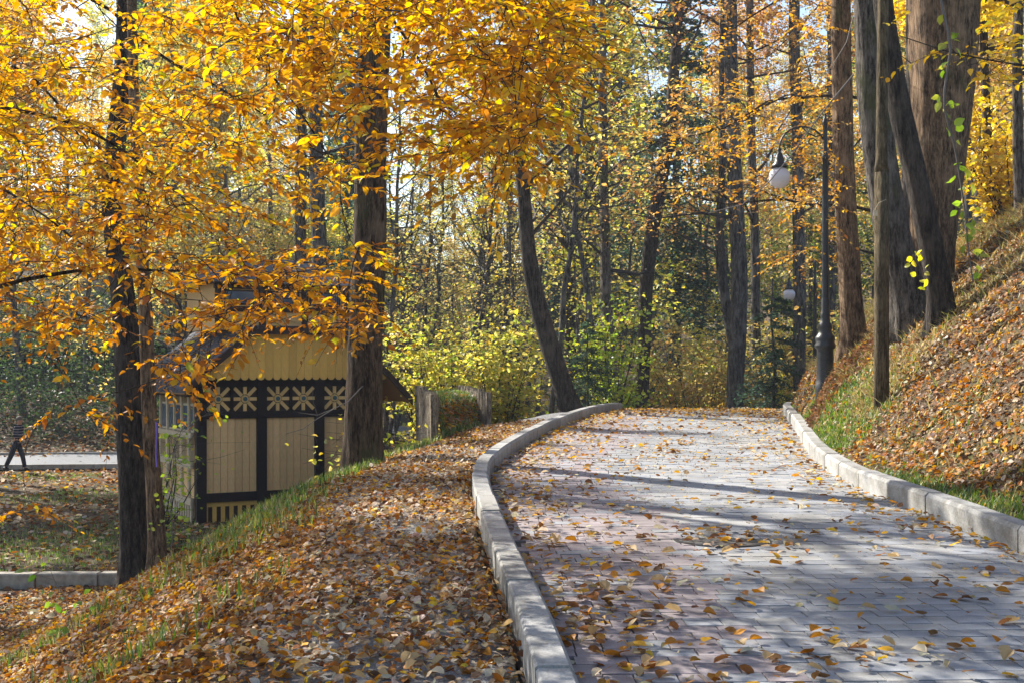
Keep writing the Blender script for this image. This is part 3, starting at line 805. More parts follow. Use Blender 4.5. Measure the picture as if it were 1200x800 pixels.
# -- trees with trunks one can follow in the photograph: control points (px, py, width px) at depth d
def drawn_tree(name, label, d, pts, bark, H=16, nb=16, h0=.35, spread=3.2, nleaf=3000, lsize=.12, palette=OLIVE, seed=1, dvar=0, ground_=None, group=None, rough=.06, sides=20, flare=1.35, elev=(.0, .9), extra=None):
    r = np.random.default_rng(seed)
    P = np.array([W(px, py, d + dvar * i / len(pts)) for i, (px, py, w) in enumerate(pts)]); rad = np.array([w / 2 / F * d for *_, w in pts])
    base = P[0].copy(); gz = float(T(base[0], base[1])) if ground_ is None else ground_
    # foot follows the ground
    if P[0][2] > gz - .15:
        P = np.vstack([[P[0][0] - (P[1][0] - P[0][0]) * .1, P[0][1], gz - .25], P[1:] if abs(P[0][2] - gz) < .4 else P]); 
        if len(P) > len(rad): rad = np.concatenate([[rad[0] * 1.1], rad])
    # continue above the frame
    dirn = norm(P[-1] - P[-2]); top = P[-1].copy(); rr = rad[-1]
    while top[2] < gz + H:
        dirn = norm(dirn + r.normal(size=3) * .05 + np.array([0, 0, .1])); top = top + dirn * 1.3; rr = max(.03, rr * .88)
        P = np.vstack([P, top]); rad = np.append(rad, rr)
    # refine
    L = np.concatenate([[0], np.cumsum(np.linalg.norm(np.diff(P, axis=0), axis=1))])
    near_ = d < 23; n = int(L[-1] / (.075 if near_ else .28)) + 2; s = np.linspace(0, L[-1], n)
    Q = np.stack([np.interp(s, L, P[:, k]) for k in range(3)], -1); ra = np.interp(s, L, rad)
    k = np.ones(5) / 5
    for _ in range(14 if near_ else 2):
        Q = np.stack([np.convolve(np.pad(Q[:, j], 2, mode='reflect', reflect_type='odd'), k, 'valid') for j in range(3)], -1)
        ra = np.convolve(np.pad(ra, 2, mode='edge'), k, 'valid')
    ra = ra * (1 + (flare - 1) * np.exp(-np.maximum(s - .2, 0) / .25))
    Q = Q + np.stack([vnoise(s * .6, s * 0 + seed, 51), vnoise(s * .6, s * 0 + seed, 52), 0 * s], -1) * .05
    org = np.array([Q[0][0], Q[0][1], gz])
    t = thing(name, label, 'tree', org, group)
    mb = MB(); mb.tube(Q - org, ra, 64 if near_ else sides, False, None, 0 if near_ else rough, seed, ridge=.07 * min(1, .3 / ra.max() + .35) if near_ else 0)
    mb.build('trunk', bark, t, True)
    tw = MB(); lp = []
    if nb: branches(tw, Q - org, ra, r, nb, h0, spread, elev, 5, lp, twigr=.005)
    if extra: extra(tw, lp, org, r)
    if tw.n: tw.build('branches', M['twig'], t, True, kind='stuff')
    if lp and nleaf:
        lm = MB(); leaf_cloud(lm, lp, nleaf, lsize, palette, r, .22, .6, 0); lm.build('crown', M['leaf'], t)
    return t

# right-hand cluster on the bank
drawn_tree('deciduous_tree', 'straight brown trunk standing left of the thick cluster on the bank, behind the lamp post', 22.5, [(1000, 408, 30), (998, 330, 27), (992, 250, 25), (988, 150, 24), (985, 60, 23), (984, -20, 22)], M['bark_brown'], 17, 16, .45, 3.5, 5200, .12, ORANGE, 11)
drawn_tree('deciduous_tree', 'thick ribbed trunk just left of the wooden pole, pale edge on its left side', 18.5, [(1072, 395, 46), (1058, 330, 42), (1040, 250, 40), (1030, 180, 38), (1022, 100, 37), (1018, 0, 36), (1014, -40, 35)], M['bark'], 18, 14, .5, 3.5, 3500, .12, ORANGE, 12, ground_=float(T(5.8, 18.5)))
drawn_tree('deciduous_tree', 'dark mossy trunk leaning left across the thickest trunk of the bank', 17.2, [(1103, 345, 30), (1094, 300, 28), (1083, 250, 27), (1066, 170, 27), (1052, 100, 25), (1038, 20, 23), (1030, -30, 22)], M['bark_dark'], 15, 12, .5, 3.0, 2500, .12, ORANGE, 13)
drawn_tree('deciduous_tree', 'thickest trunk of the bank, widening upward and leaning right', 19.5, [(1088, 350, 48), (1090, 300, 50), (1096, 240, 54), (1102, 170, 64), (1106, 100, 74), (1106, 40, 80), (1108, -30, 84)], M['bark_brown'], 19, 18, .45, 4.5, 4500, .12, GOLD, 14, rough=.09)
drawn_tree('deciduous_tree', 'slim grey stem rising between the thick trunks of the bank', 21.0, [(1062, 380, 18), (1060, 300, 17), (1064, 200, 16), (1068, 100, 15), (1070, -20, 15)], M['bark'], 15, 8, .5, 2.5, 1500, .12, ORANGE, 15)
drawn_tree('deciduous_tree', 'slender dark trunk against the yellow leaves right of the thick cluster', 25.0, [(1162, 290, 12), (1158, 200, 11), (1155, 120, 10), (1153, 40, 9), (1150, -20, 9)], M['bark_dark'], 12, 18, .15, 3.0, 7500, .13, ([(.74, .55, .07), (.78, .62, .12), (.66, .42, .05)], [3, 2, 2]), 16)
drawn_tree('deciduous_tree', 'slim trunk at the right edge with pale side among yellow leaves', 22.0, [(1196, 280, 14), (1194, 200, 13), (1193, 100, 12), (1195, -20, 11)], M['bark'], 12, 18, .12, 3.0, 7500, .13, ([(.74, .55, .07), (.78, .62, .12), (.66, .42, .05)], [3, 2, 2]), 17)
# left-hand trunks
drawn_tree('deciduous_tree', 'dark trunk rising from the brim of the slope left of the wooden hut', 18.0, [(160, 650, 38), (156, 560, 34), (152, 470, 33), (147, 380, 30), (136, 300, 26), (128, 240, 24), (134, 180, 22), (146, 100, 24), (146, 20, 22), (148, -40, 22)], M['bark_dark'], 17, 18, .5, 4.2, 8000, .11, GOLD, 21)
drawn_tree('deciduous_tree', 'slim pale brown trunk touching the dark trunk left of the hut', 17.2, [(184, 632, 21), (178, 560, 19), (173, 480, 18), (170, 400, 17), (166, 300, 15), (162, 200, 13), (158, 100, 12), (155, -20, 11)], M['bark_brown'], 15, 14, .5, 3.2, 5000, .10, GOLD, 22)
drawn_tree('deciduous_tree', 'stout ribbed trunk standing in front of the right end of the wooden hut', 17.0, [(424, 538, 48), (426, 480, 44), (429, 400, 42), (431, 300, 39), (433, 200, 38), (436, 100, 38), (439, 0, 38), (440, -40, 37)], M['bark_mid'], 19, 22, .5, 4.6, 9000, .11, GOLD, 23, flare=1.12)
# middle distance
drawn_tree('deciduous_tree', 'curved dark trunk leaning left just behind the left kerb near the crest', 28.5, [(670, 478, 25), (655, 435, 23), (638, 385, 21), (624, 330, 19), (617, 280, 17), (612, 220, 15), (608, 150, 16), (604, 60, 15), (600, -20, 14)], M['bark_dark'], 18, 22, .2, 4.6, 3000, .12, OLIVE, 31, elev=(-.1, .6))
drawn_tree('deciduous_tree', 'thin grey leafless trunk rising behind the end of the left kerb', 38, [(724, 480, 17), (716, 430, 15), (710, 370, 13), (709, 300, 12), (707, 200, 11), (707, 110, 10), (706, 20, 7)], M['bark'], 15, 26, .25, 4.2, 900, .13, OLIVE, 32)
drawn_tree('deciduous_tree', 'tall dark curving trunk with side boughs above the middle of the crest', 40, [(752, 478, 16), (753, 420, 15), (756, 350, 16), (761, 290, 16), (772, 220, 16), (784, 160, 15), (791, 90, 13), (795, 0, 11), (796, -30, 11)], M['bark_dark'], 20, 24, .3, 5.5, 1200, .13, RUST, 33)
drawn_tree('deciduous_tree', 'dark slanting trunk rising between the hanging golden leaves and the thin grey tree', 46, [(672, 470, 12), (668, 380, 12), (665, 290, 12), (655, 220, 12), (648, 165, 12), (660, 90, 10), (672, 10, 9)], M['bark_dark'], 20, 20, .35, 4.5, 1200, .14, OLIVE, 34)
drawn_tree('deciduous_tree', 'straight dark trunk of the pair behind the crest, to the left of the lamps', 38, [(861, 478, 20), (863, 400, 20), (866, 320, 19), (862, 220, 18), (858, 120, 16), (856, 0, 15), (856, -30, 15)], M['bark_far'], 20, 24, .3, 4.5, 5200, .12, ORANGE, 35)
drawn_tree('deciduous_tree', 'crooked thinner trunk forking off beside the straight dark trunk behind the crest', 38.5, [(862, 420, 11), (852, 370, 12), (844, 310, 12), (842, 260, 10), (846, 200, 8)], M['bark_far'], 12, 10, .4, 3.0, 1200, .12, ORANGE, 36)
drawn_tree('deciduous_tree', 'slim dark trunk between the straight pair and the far lamp', 43, [(886, 470, 11), (886, 380, 11), (884, 260, 10), (880, 140, 9), (878, -20, 9)], M['bark_far'], 18, 20, .3, 4.0, 4200, .13, ORANGE, 37)
drawn_tree('deciduous_tree', 'grey trunk seen directly behind the far lamp globe', 42, [(937, 460, 15), (937, 380, 15), (937, 280, 14), (934, 160, 13), (930, -20, 12)], M['bark_far'], 20, 20, .35, 4.0, 4200, .13, ORANGE, 38)
drawn_tree('deciduous_tree', 'brownish trunk half hidden behind the near lamp post', 46, [(972, 440, 12), (972, 360, 12), (973, 260, 11), (974, 140, 10), (975, -20, 10)], M['bark_far'], 18, 18, .35, 4.0, 4200, .12, ORANGE, 39)
drawn_tree('deciduous_tree', 'grey trunk behind the yellow leaves left of the stout trunk', 36, [(374, 420, 18), (374, 300, 18), (372, 180, 16), (370, 60, 15), (368, -20, 14)], M['bark_far'], 18, 18, .3, 4.0, 1500, .13, YGREEN, 40)
drawn_tree('deciduous_tree', 'fainter grey trunk beside the one left of the stout trunk', 40, [(352, 400, 14), (352, 300, 14), (352, 180, 13), (356, 60, 12), (358, -20, 11)], M['bark_far'], 18, 14, .3, 4.0, 1500, .13, OLIVE, 41)

# background wood: every tree a thing
bgr = np.random.default_rng(5)
KIND = {'thin': 'thin grey-twigged young tree', 'yellow': 'yellow-green leafy tree', 'orange': 'orange-brown leafy tree', 'bare': 'nearly bare grey-twigged tree', 'green': 'still green leafy tree', 'conifer': 'dark blue-green spruce'}
def zone(px):
    return 'left of the hut' if px < 200 else 'behind the hut' if px < 480 else 'above the raised bed' if px < 680 else 'above the crest' if px < 900 else 'behind the lamps and bank'
cnt = 0
taken = []
for y0_, y1_, n_ in ((44, 62, 18), (62, 90, 38), (90, 135, 26)):
    tries = 0; c_ = 0
    while c_ < n_ and tries < 4000:
        tries += 1
        y = bgr.uniform(y0_, y1_); px = bgr.uniform(-130, 1330); x = (px - 600) / F * y
        if y < 52 and px < 560: continue
        if 60 < y < 78 and -36 < x < 8: continue
        if y < 60 and xL(y) - 1.5 < x < xR(y) + 1.5: continue
        if any((x - a) ** 2 + (y - b) ** 2 < 6 for a, b in taken): continue
        taken.append((x, y)); c_ += 1
        if px > 850: kd = bgr.choice(['orange', 'yellow', 'bare', 'green'], p=[.36, .25, .34, .05])
        elif px > 560: kd = bgr.choice(['yellow', 'orange', 'bare', 'conifer', 'green'], p=[.30, .06, .46, .12, .06])
        else: kd = bgr.choice(['yellow', 'orange', 'bare', 'green', 'conifer'], p=[.4, .15, .2, .15, .1])
        far = 'on far slope' if y > 90 else 'in hazy wood' if y > 62 else 'at wood edge'
        place(kd, c_, x, y, bgr.uniform(.8, 1.15), bgr.random() * 6.28, f"{KIND[kd]} {far} {zone(px)}", f"{KIND[kd]}s {far} {zone(px)}")
# tall trees added beyond the left edge to cast dappled shade on the path
for k_, (x, y, kd) in enumerate(((-20.5, 40.2, 'bare'), (-13.6, 31.5, 'yellow'), (-16.2, 37.5, 'orange'), (-16, 29, 'bare'), (-17.4, 40.4, 'yellow'), (-17.5, 34, 'yellow'), (-19, 40, 'orange'), (-20.5, 36.5, 'bare'), (-14.5, 24, 'orange'))):
    place(kd, k_, x, y, .95, k_ * 1.3, f'{KIND[kd]} added beyond the left edge to shade the path', f'{KIND[kd]}s added beyond the left edge for shade')
tries = 0; c_ = 0
while c_ < 44 and tries < 3000:
    tries += 1
    y = bgr.uniform(36, 74); px = bgr.uniform(445, 1000); x = (px - 600) / F * y
    if xL(min(y, 59)) - 1 < x < xR(min(y, 59)) + 1 and y < 60: continue
    if y < 60 and x < -6: continue
    if any((x - a) ** 2 + (y - b) ** 2 < 2 for a, b in taken): continue
    taken.append((x, y)); c_ += 1
    place('thin', c_, x, y, bgr.uniform(.75, 1.15), bgr.random() * 6.28, f"{KIND['thin']} {'before' if y < 52 else 'in'} wood {zone(px)}", f"thin young trees {'in front of' if y < 52 else 'within'} the wood {zone(px)}")
for k_ in range(16):
    y = 80 + 3.2 * k_; px = (-60 + 190 * k_) % 520 - 40; x = (px - 600) / F * y
    place('yellow', k_, x, y, .9 + .03 * (k_ % 5), k_ * 1.7, f"{KIND['yellow']} closing the wood beyond the hut", 'yellow-green trees closing the wood beyond the hut')
for k_, (px, y) in enumerate(((668, 66), (716, 72))): place('conifer', 0, (px - 600) / F * y, y, 1.15, k_, 'blue-green spruce standing in the wood at the top centre', 'spruces in the wood at the top centre')
for k_, (x, y) in enumerate(((-7.2, 56.5), (-5.2, 58), (-9, 57.5), (-2.8, 56), (-11.5, 58))):
    place('yellow', k_, x, y, .55, k_ * 2., 'low yellow-green tree beyond the lower road, between stout trunk and bushes', 'low yellow-green trees beyond the lower road')
_bl = {}
for o in [o for o in C.objects if o.get('group') and o.get('category') == 'tree']: _bl.setdefault(o['label'], []).append(o)
ORD = ['leftmost', 'second from left', 'third from left', 'fourth from left', 'fifth from left', 'sixth from left', 'seventh from left', 'eighth from left', 'ninth from left', 'tenth from left', 'eleventh from left', 'twelfth from left', 'thirteenth from left', 'fourteenth from left', 'fifteenth from left']
for lb, os_ in _bl.items():
    if 1 < len(os_) <= 16:
        os_.sort(key=lambda o: o.location.x / o.location.y)
        for q, o in enumerate(os_): o['label'] = lb + ', ' + (ORD[q] if q < len(os_) - 1 else 'rightmost')
for px, y, sc, w_ in ((690, 78, 1.25, 'middle one'), (650, 88, 1.35, 'leftmost'), (735, 92, 1.2, 'rightmost')):
    place('conifer', 0, (px - 600) / F * y, y, sc, px, f'tall blue-green spruce in the haze at the top centre, {w_} of three', 'tall hazy spruces at the top centre')

# saplings of spruce between lamps and pair of trunks
V['sap'] = [conifer_variant(120, 4.2, .05, 1.3, 3500, .10, ([(.05, .09, .06), (.07, .12, .07)], [1, 1]), .05)]
place('sap', 0, (908 - 600) / F * 36, 36, 1.0, 0, 'young spruce with tiers of bluish twigs behind the crest, left of the far lamp', None, 'conifer_tree')
place('sap', 0, (690 - 600) / F * 31.5, 31.5, .62, 2, 'small dark conifer behind the foot of the curved trunk', None, 'conifer_tree')

# bushes
def bush(name, label, cx, cy, R, H, n_st, nleaf, lsize, palette, seed, parts=0, z=None, flat=.45):
    r = np.random.default_rng(seed); z0 = float(T(cx, cy)) if z is None else z
    t = thing(name, label, 'bush', (cx, cy, z0)); tw = MB(); lp = []
    for _ in range(n_st):
        az = r.random() * 2 * PI; q = r.random() ** .5
        top = np.array([math.cos(az) * R * q, math.sin(az) * R * q * .7, H * (.55 + .45 * r.random())])
        P = wander(np.array([math.cos(az), math.sin(az), 0]) * .15 * R - np.array([0, 0, .1]), top, 7, .25, r)
        tw.tube(P, np.linspace(.018, .005, 7), 4, False)
        for k in range(1, 7):
            for _j in range(2):
                e = P[k] + r.normal(size=3) * np.array([.42, .42, .22]); m = (P[k] + e) / 2 + r.normal(size=3) * .04
                tw.tube([P[k], m, e], [.005, .003, .002], 3, False); lp.append((P[k], m, e, .55))
    tw.build('stems', M['twig'], t, True)
    lm = MB(); leaf_cloud(lm, lp, nleaf, lsize, palette, r, .28, flat, 1); lm.build('foliage', M['leaf'], t)
    return t
bush('hazel_bush', 'broad yellow-green hazel bush behind the raised grass bed', -1.35, 31.5, 2.3, 3.9, 34, 5200, .13, YGREEN, 61)
bush('hazel_bush', 'yellow-green bush filling the gap between raised bed and curved trunk', -.25, 30.6, 1.1, 2.7, 20, 2600, .12, YGREEN, 62)
bush('hazel_bush', 'bright green-yellow bush right of the curved trunk, behind the kerb', 2.7, 34.5, 1.0, 3.0, 16, 1900, .12, ([(.50, .56, .08), (.36, .48, .07), (.62, .60, .10)], [2, 2, 1]), 63)
#bush('hazel_bush', 'thin yellowish bush between the stout trunk and the raised bed', -3.4, 33, 1.4, 4.2, 20, 1800, .12, YGREEN, 64)
bush('leafy_bush', 'dense olive bush behind the crest right of the tall curving trunk', 6.3, 42, 2.6, 4.0, 34, 5000, .15, OLIVE, 65)
bush('leafy_bush', 'yellow-olive bush at the crest beside the straight pair of trunks', 8.3, 45, 2.6, 4.6, 30, 4200, .15, YGREEN, 66)
bush('leafy_bush', 'green undergrowth bush behind the crest near the tall curving trunk', 4.9, 47, 2.2, 3.0, 26, 3200, .14, GREEN, 67)
bush('leafy_bush', 'shrub under the far lamp behind the bank', 10.6, 43, 2.4, 3.4, 22, 2600, .15, OLIVE, 68)
bush('leafy_bush', 'golden shrub on top of the bank right of the thick cluster', 9.6, 24.5, 1.7, 2.2, 24, 2800, .12, ([(.74, .55, .07), (.78, .62, .12), (.66, .42, .05)], [3, 2, 2]), 69)
bush('leafy_bush', 'golden shrub at the right edge on top of the bank', 11.3, 26.0, 1.9, 3.4, 26, 3200, .12, ([(.74, .55, .07), (.78, .62, .12), (.66, .42, .05)], [3, 2, 2]), 70)
#bush('leafy_bush', 'small golden green shrub beyond the stout trunk above the iron fence', -4.6, 38, 1.0, 2.4, 14, 900, .13, YGREEN, 71)
bush('leafy_bush', 'low yellow-green plant at the foot of the log wall', -2.0, 19.0, .45, .45, 10, 220, .09, YGREEN, 72)
bush('leafy_bush', 'light green sapling bush at the left corner of the hut', -6.7, 24.0, .6, 2.3, 12, 420, .10, ([(.34, .50, .06), (.48, .56, .08), (.62, .60, .1)], [3, 2, 1]), 73, flat=.3)
# dark green cover on the left hill and understorey of the wood
def cover(n, x0, x1, y0, y1, h, size, palette, label, name='ground_cover', thr=-.2):
    x = rng.uniform(x0, x1, n); y = rng.uniform(y0, y1, n)
    k = vnoise(x * .25, y * .25, 77) > thr; x, y = x[k], y[k]; m = len(x)
    hh = h * (.5 + vnoise(x * .4, y * .4, 78) + .5) * rng.random(m)
    mb = MB(); s = size * (.6 + .8 * rng.random(m))
    leaf_arrays(mb, np.stack([x, y, T(x, y) + hh], -1), norm(rng.normal(size=(m, 3)) * [1, 1, .4]), norm(rng.normal(size=(m, 3)) * .6 + [0, 0, 1.]), s, s * .8, pal(m, *palette), 0)
    tag(mb.build(name, M['leaf']), label, 'undergrowth', None, 'stuff')
cover(60000, -45, -12, 50.5, 72, 2.6, .15, ([(.03, .06, .018), (.05, .085, .025), (.018, .035, .012), (.12, .12, .035)], [3, 3, 3, 1]), 'dark green ivy and undergrowth covering the slope beyond the lower road')
cover(60000, -50, 60, 62, 140, 2.6, .26, ([(.50, .42, .12), (.40, .38, .10), (.56, .36, .10), (.20, .22, .07)], [3, 3, 2, 2]), 'low yellowing undergrowth between the trunks of the wooded hillside', 'undergrowth', -.1)
cover(14000, 2, 32, 44, 64, 1.8, .17, ([(.42, .38, .10), (.25, .30, .07), (.55, .45, .10)], [2, 2, 1]), 'olive undergrowth behind the crest of the path', 'undergrowth', -.25)

# ------------------------------------------------------------------ foreground foliage: sprays grown from limbs
def poly_in(px, py, poly):
    poly = np.array(poly, float); inside = False; j = len(poly) - 1
    for i_ in range(len(poly)):
        xi, yi = poly[i_]; xj, yj = poly[j]
        if ((yi > py) != (yj > py)) and (px < (xj - xi) * (py - yi) / (yj - yi) + xi): inside = not inside
        j = i_
    return inside
def spray_tree(name, label, trunk_pts, trunk_r, limbs, sprays, seed, leafL=.085, palette=GOLD, bark=None, limb_r=.03, nleaf=(9, 16), spl=.42, parts=300, low=None):
    r = np.random.default_rng(seed)
    tp = np.array(trunk_pts, float)
    t = thing(name, label, 'tree', tp[0] + [0, 0, .0]); org = tp[0]
    if len(tp) > 1:
        n = 30; s = np.linspace(0, len(tp) - 1, n); Q = np.stack([np.interp(s, np.arange(len(tp)), tp[:, k]) for k in range(3)], -1)
        mb = MB(); mb.tube(Q - org, np.interp(s, [0, len(tp) - 1], [trunk_r, trunk_r * .4]), 16, False, None, .06, seed); mb.build('trunk', bark or M['bark_dark'], t, True)
    nodes = []; dirs = []
    lmb = MB()
    for pts, r0, r1 in limbs:
        P = np.array(pts, float); L = np.concatenate([[0], np.cumsum(np.linalg.norm(np.diff(P, axis=0), axis=1))]); n = max(4, int(L[-1] / .18))
        s = np.linspace(0, L[-1], n); Q = np.stack([np.interp(s, L, P[:, k]) for k in range(3)], -1)
        Q = Q + np.stack([vnoise(s * 1.3 + seed, s * 0 + k, 55 + k) for k in range(3)], -1) * .09 * np.minimum(s, 1)[:, None]
        lmb.tube(Q - org, np.linspace(r0, r1, n), 7, False, None, .05, 1)
        for q in range(1, n): nodes.append(Q[q]); dirs.append(norm(Q[q] - Q[q - 1]))
    lmb.build('limb', M['bark_dark'], t, True)
    S = np.array(sprays, float)
    # grow outward: nearest to existing wood first
    nd = np.array(nodes); dr_ = np.array(dirs); tmb = MB(); ls = LeafSet()
    best = np.array([np.min(np.sum((nd - s) ** 2, 1)) for s in S]); done = np.zeros(len(S), bool)
    for _ in range(len(S)):
        i_ = int(np.argmin(np.where(done, 1e9, best))); done[i_] = True; s = S[i_]
        dd = nd - s; k = int(np.argmin(np.sum(dd * dd, 1) + .15 * np.maximum(-dd[:, 2], 0) * 0)); b = nd[k]; L = np.linalg.norm(s - b)
        sd = norm(norm(s - b) * .8 + dr_[k] * .5 + r.normal(size=3) * .22 + np.array([0, 0, -.05]))
        if L > .06:
            n = max(3, int(L / .2) + 2); tt = np.linspace(0, 1, n)[:, None]
            mid = b + dr_[k] * L * .35 + (s - b) * .3
            P = (1 - tt) ** 2 * b + 2 * tt * (1 - tt) * mid + tt ** 2 * s
            tmb.tube(P - org, np.linspace(.0035 + .0022 * L, .0025, n), 4, False)
            nn = P[1:]; nddir = norm(np.diff(P, axis=0))
            nd = np.vstack([nd, nn]); dr_ = np.vstack([dr_, nddir])
            nb_ = np.min(((S[:, None, :] - nn[None]) ** 2).sum(-1), 1); best = np.minimum(best, nb_)
            sd = norm(nddir[-1] * .8 + r.normal(size=3) * np.array([.5, .5, .16]))
        # the spray itself
        sl = spl * (.6 + .7 * r.random()); m = int(r.integers(nleaf[0], nleaf[1])); tt = np.linspace(0, 1, 5)[:, None]
        sd[2] = sd[2] * .5 - .08; sd = norm(sd)
        P = s + sd * sl * tt + np.array([0, 0, -.18 * sl]) * tt ** 2
        tmb.tube(P - org, np.linspace(.003, .0012, 5), 3, False)
        nd = np.vstack([nd, P[2:3]]); dr_ = np.vstack([dr_, sd[None]])
        side = norm(np.cross(sd, [0, 0, 1.]))
        q = (np.arange(m) + .5) / m; sg = np.where(np.arange(m) % 2 == 0, 1., -1.)
        base = s + sd * sl * q[:, None] + np.array([0, 0, -.18 * sl]) * q[:, None] ** 2
        tiltv = r.normal() * .30
        fw = norm(sd * .75 + side * sg[:, None] * .9 + r.normal(size=(m, 3)) * .20 + np.array([0, 0, -.18]))
        up = norm(np.array([0, 0, 1.]) + side * tiltv + r.normal(size=(m, 3)) * .32)
        LL = leafL * (.5 + .65 * r.random(m)) * (1 - .25 * q)
        col = pal(m, *palette, .10, r) * (.80 + .34 * r.random())
        if low is not None:
            lo_ = np.clip((low - s[2]) / .9, 0, 1) * .65; col = np.where(r.random((m, 1)) < lo_, pal(m, [(.66, .30, .02), (.52, .22, .025), (.40, .16, .03)], [3, 2, 1], .1, r), col)
        ls.add(base + r.normal(size=(m, 3)) * .008, fw, up, LL, LL * (.52 + .12 * r.random(m)), np.clip(col, .01, .95), .35 * r.random(m) ** 1.5, .45 * r.random(m) - .05)
    tmb.build('twigs', M['twig'], t, True, kind='stuff')
    nearA, rest = ls.split(parts)
    root_off = nearA[0] - org
    nearA[0] = root_off; leaf_objects(nearA, M['leaf'], 'leaf', t)
    mb = MB(); rest[0] = rest[0] - org; leaf_arrays(mb, *rest[:6], 2, rest[6], rest[7]); mb.build('crown', M['leaf'], t, kind='stuff')
    return t

def sample(polys, n, d0, d1, seed, dfn=None):
    r = np.random.default_rng(seed); out = []
    xs = [p for poly, w in polys for p in poly]; x0 = min(a for a, b in xs); x1 = max(a for a, b in xs); y0 = min(b for a, b in xs); y1 = max(b for a, b in xs)
    while len(out) < n:
        px, py = r.uniform(x0, x1), r.uniform(y0, y1)
        w = max([w for poly, w in polys if poly_in(px, py, poly)] or [0])
        if r.random() > w: continue
        if vnoise(np.array(px / 95. + py / 160.), np.array(py / 28.), 91) < -.02 and r.random() < .88: continue
        if -12 < px < 50 and 478 < py < 562: continue
        if 118 < px < 168 and py < 460 and r.random() < .45: continue
        if 300 < px < 412 and 85 < py < 230 and r.random() < .62: continue
        if 405 < px < 462 and 70 < py < 340 and r.random() < .6: continue
        if 330 < px < 400 and 225 < py < 300 and r.random() < .5: continue
        if px < 110 and 20 < py < 70 and r.random() < .5: continue
        d = r.uniform(d0, d1) if dfn is None else dfn(px, py, r)
        out.append(W(px, py, d))
    return out
# tree A: roots beyond the left edge, boughs reach in from the left
polyA = [([(-220, -60), (260, -60), (330, 60), (400, 170), (380, 250), (440, 290), (440, 370), (400, 390), (330, 370), (230, 375), (180, 430), (100, 400), (0, 410), (-220, 420)], .8),
         ([(120, 400), (200, 400), (225, 470), (215, 500), (190, 470), (130, 450)], .35), ([(60, 480), (140, 440), (140, 480), (70, 500)], .12), ([(-60, 420), (40, 420), (40, 620), (-60, 620)], .10), ([(60, 100), (330, 100), (330, 340), (60, 350)], 1.0), ([(175, 375), (290, 375), (300, 400), (235, 440), (180, 450)], .8)]
spA = sample(polyA, 1500, 7.5, 12.5, 71)
oA = W(-420, 640, 9.5); oA[2] = float(T(oA[0], oA[1]))
limbsA = [([W(-420, 300, 9.5), W(-150, 330, 9.3), (W(0, 340, 9)), W(60, 325, 9), W(130, 305, 9.2), W(210, 318, 9.6)], .035, .008),
          ([W(-420, 60, 9.5), W(-150, 90, 9.5), W(20, 133, 9.4), W(90, 148, 9.4), W(140, 165, 9.5), W(185, 200, 9.7), W(230, 250, 10)], .028, .006),
          ([W(-420, -100, 9.5), W(-100, 20, 9.8), W(40, 95, 10), W(75, 130, 10), W(120, 190, 10.2)], .025, .006),
          ([W(-420, 180, 9.5), W(-120, 190, 9), W(0, 222, 8.6), W(60, 250, 8.4), W(110, 290, 8.3)], .022, .005),
          ([W(-420, -150, 9.5), W(-60, -60, 10), W(130, 10, 10.6), W(205, 70, 10.8), W(260, 110, 11), W(330, 150, 11.4)], .026, .006)]
spray_tree('hornbeam_tree', 'near tree of golden sprays reaching in over the hut from the left edge', [oA + [0, 0, -.3], W(-420, 300, 9.5), W(-420, 60, 9.5), W(-415, -250, 9.6), W(-400, -500, 9.7)], .22, limbsA, spA, 81, .086, GOLD, low=2.9)
# tree B: boughs hang in from above
polyB = [([(250, -80), (640, -80), (668, 20), (665, 100), (650, 125), (600, 190), (560, 180), (470, 150), (330, 110), (250, 60)], .85), ([(380, 100), (560, 150), (545, 200), (470, 215), (430, 225), (400, 240), (370, 200)], .6),
         ([(400, 230), (470, 215), (470, 235), (440, 300), (400, 300)], .25), ([(560, 140), (635, 130), (610, 205), (580, 215)], .5), ([(640, 20), (685, 50), (680, 75), (640, 70)], .3), ([(390, 330), (440, 330), (440, 380), (400, 400)], .3)]
spB = sample(polyB, 900, 6.5, 10, 72)
limbsB = [([W(-300, -900, 9.5), W(100, -420, 9), W(350, -120, 8.2), W(440, -10, 8), W(478, 60, 7.9), W(520, 130, 7.8), W(560, 170, 7.7)], .04, .005),
          ([W(100, -420, 9), W(420, -260, 8), W(560, -90, 7.6), W(590, 10, 7.5), W(615, 80, 7.5)], .025, .005),
          ([W(-100, -660, 9.2), W(120, -200, 9), W(250, -40, 9), W(290, 60, 9), W(350, 130, 9), W(400, 200, 9)], .025, .005)]
oB = W(-700, 900, 9.5); oB[2] = float(T(oB[0], oB[1]))
spray_tree('hornbeam_tree', 'near tree whose amber sprays hang down from the top edge left of the crest', [oB + [0, 0, -.3], W(-640, 0, 9.5), W(-300, -900, 9.5), W(-280, -1400, 9.5)], .26, limbsB, spB, 82, .086, GOLD, low=2.0)
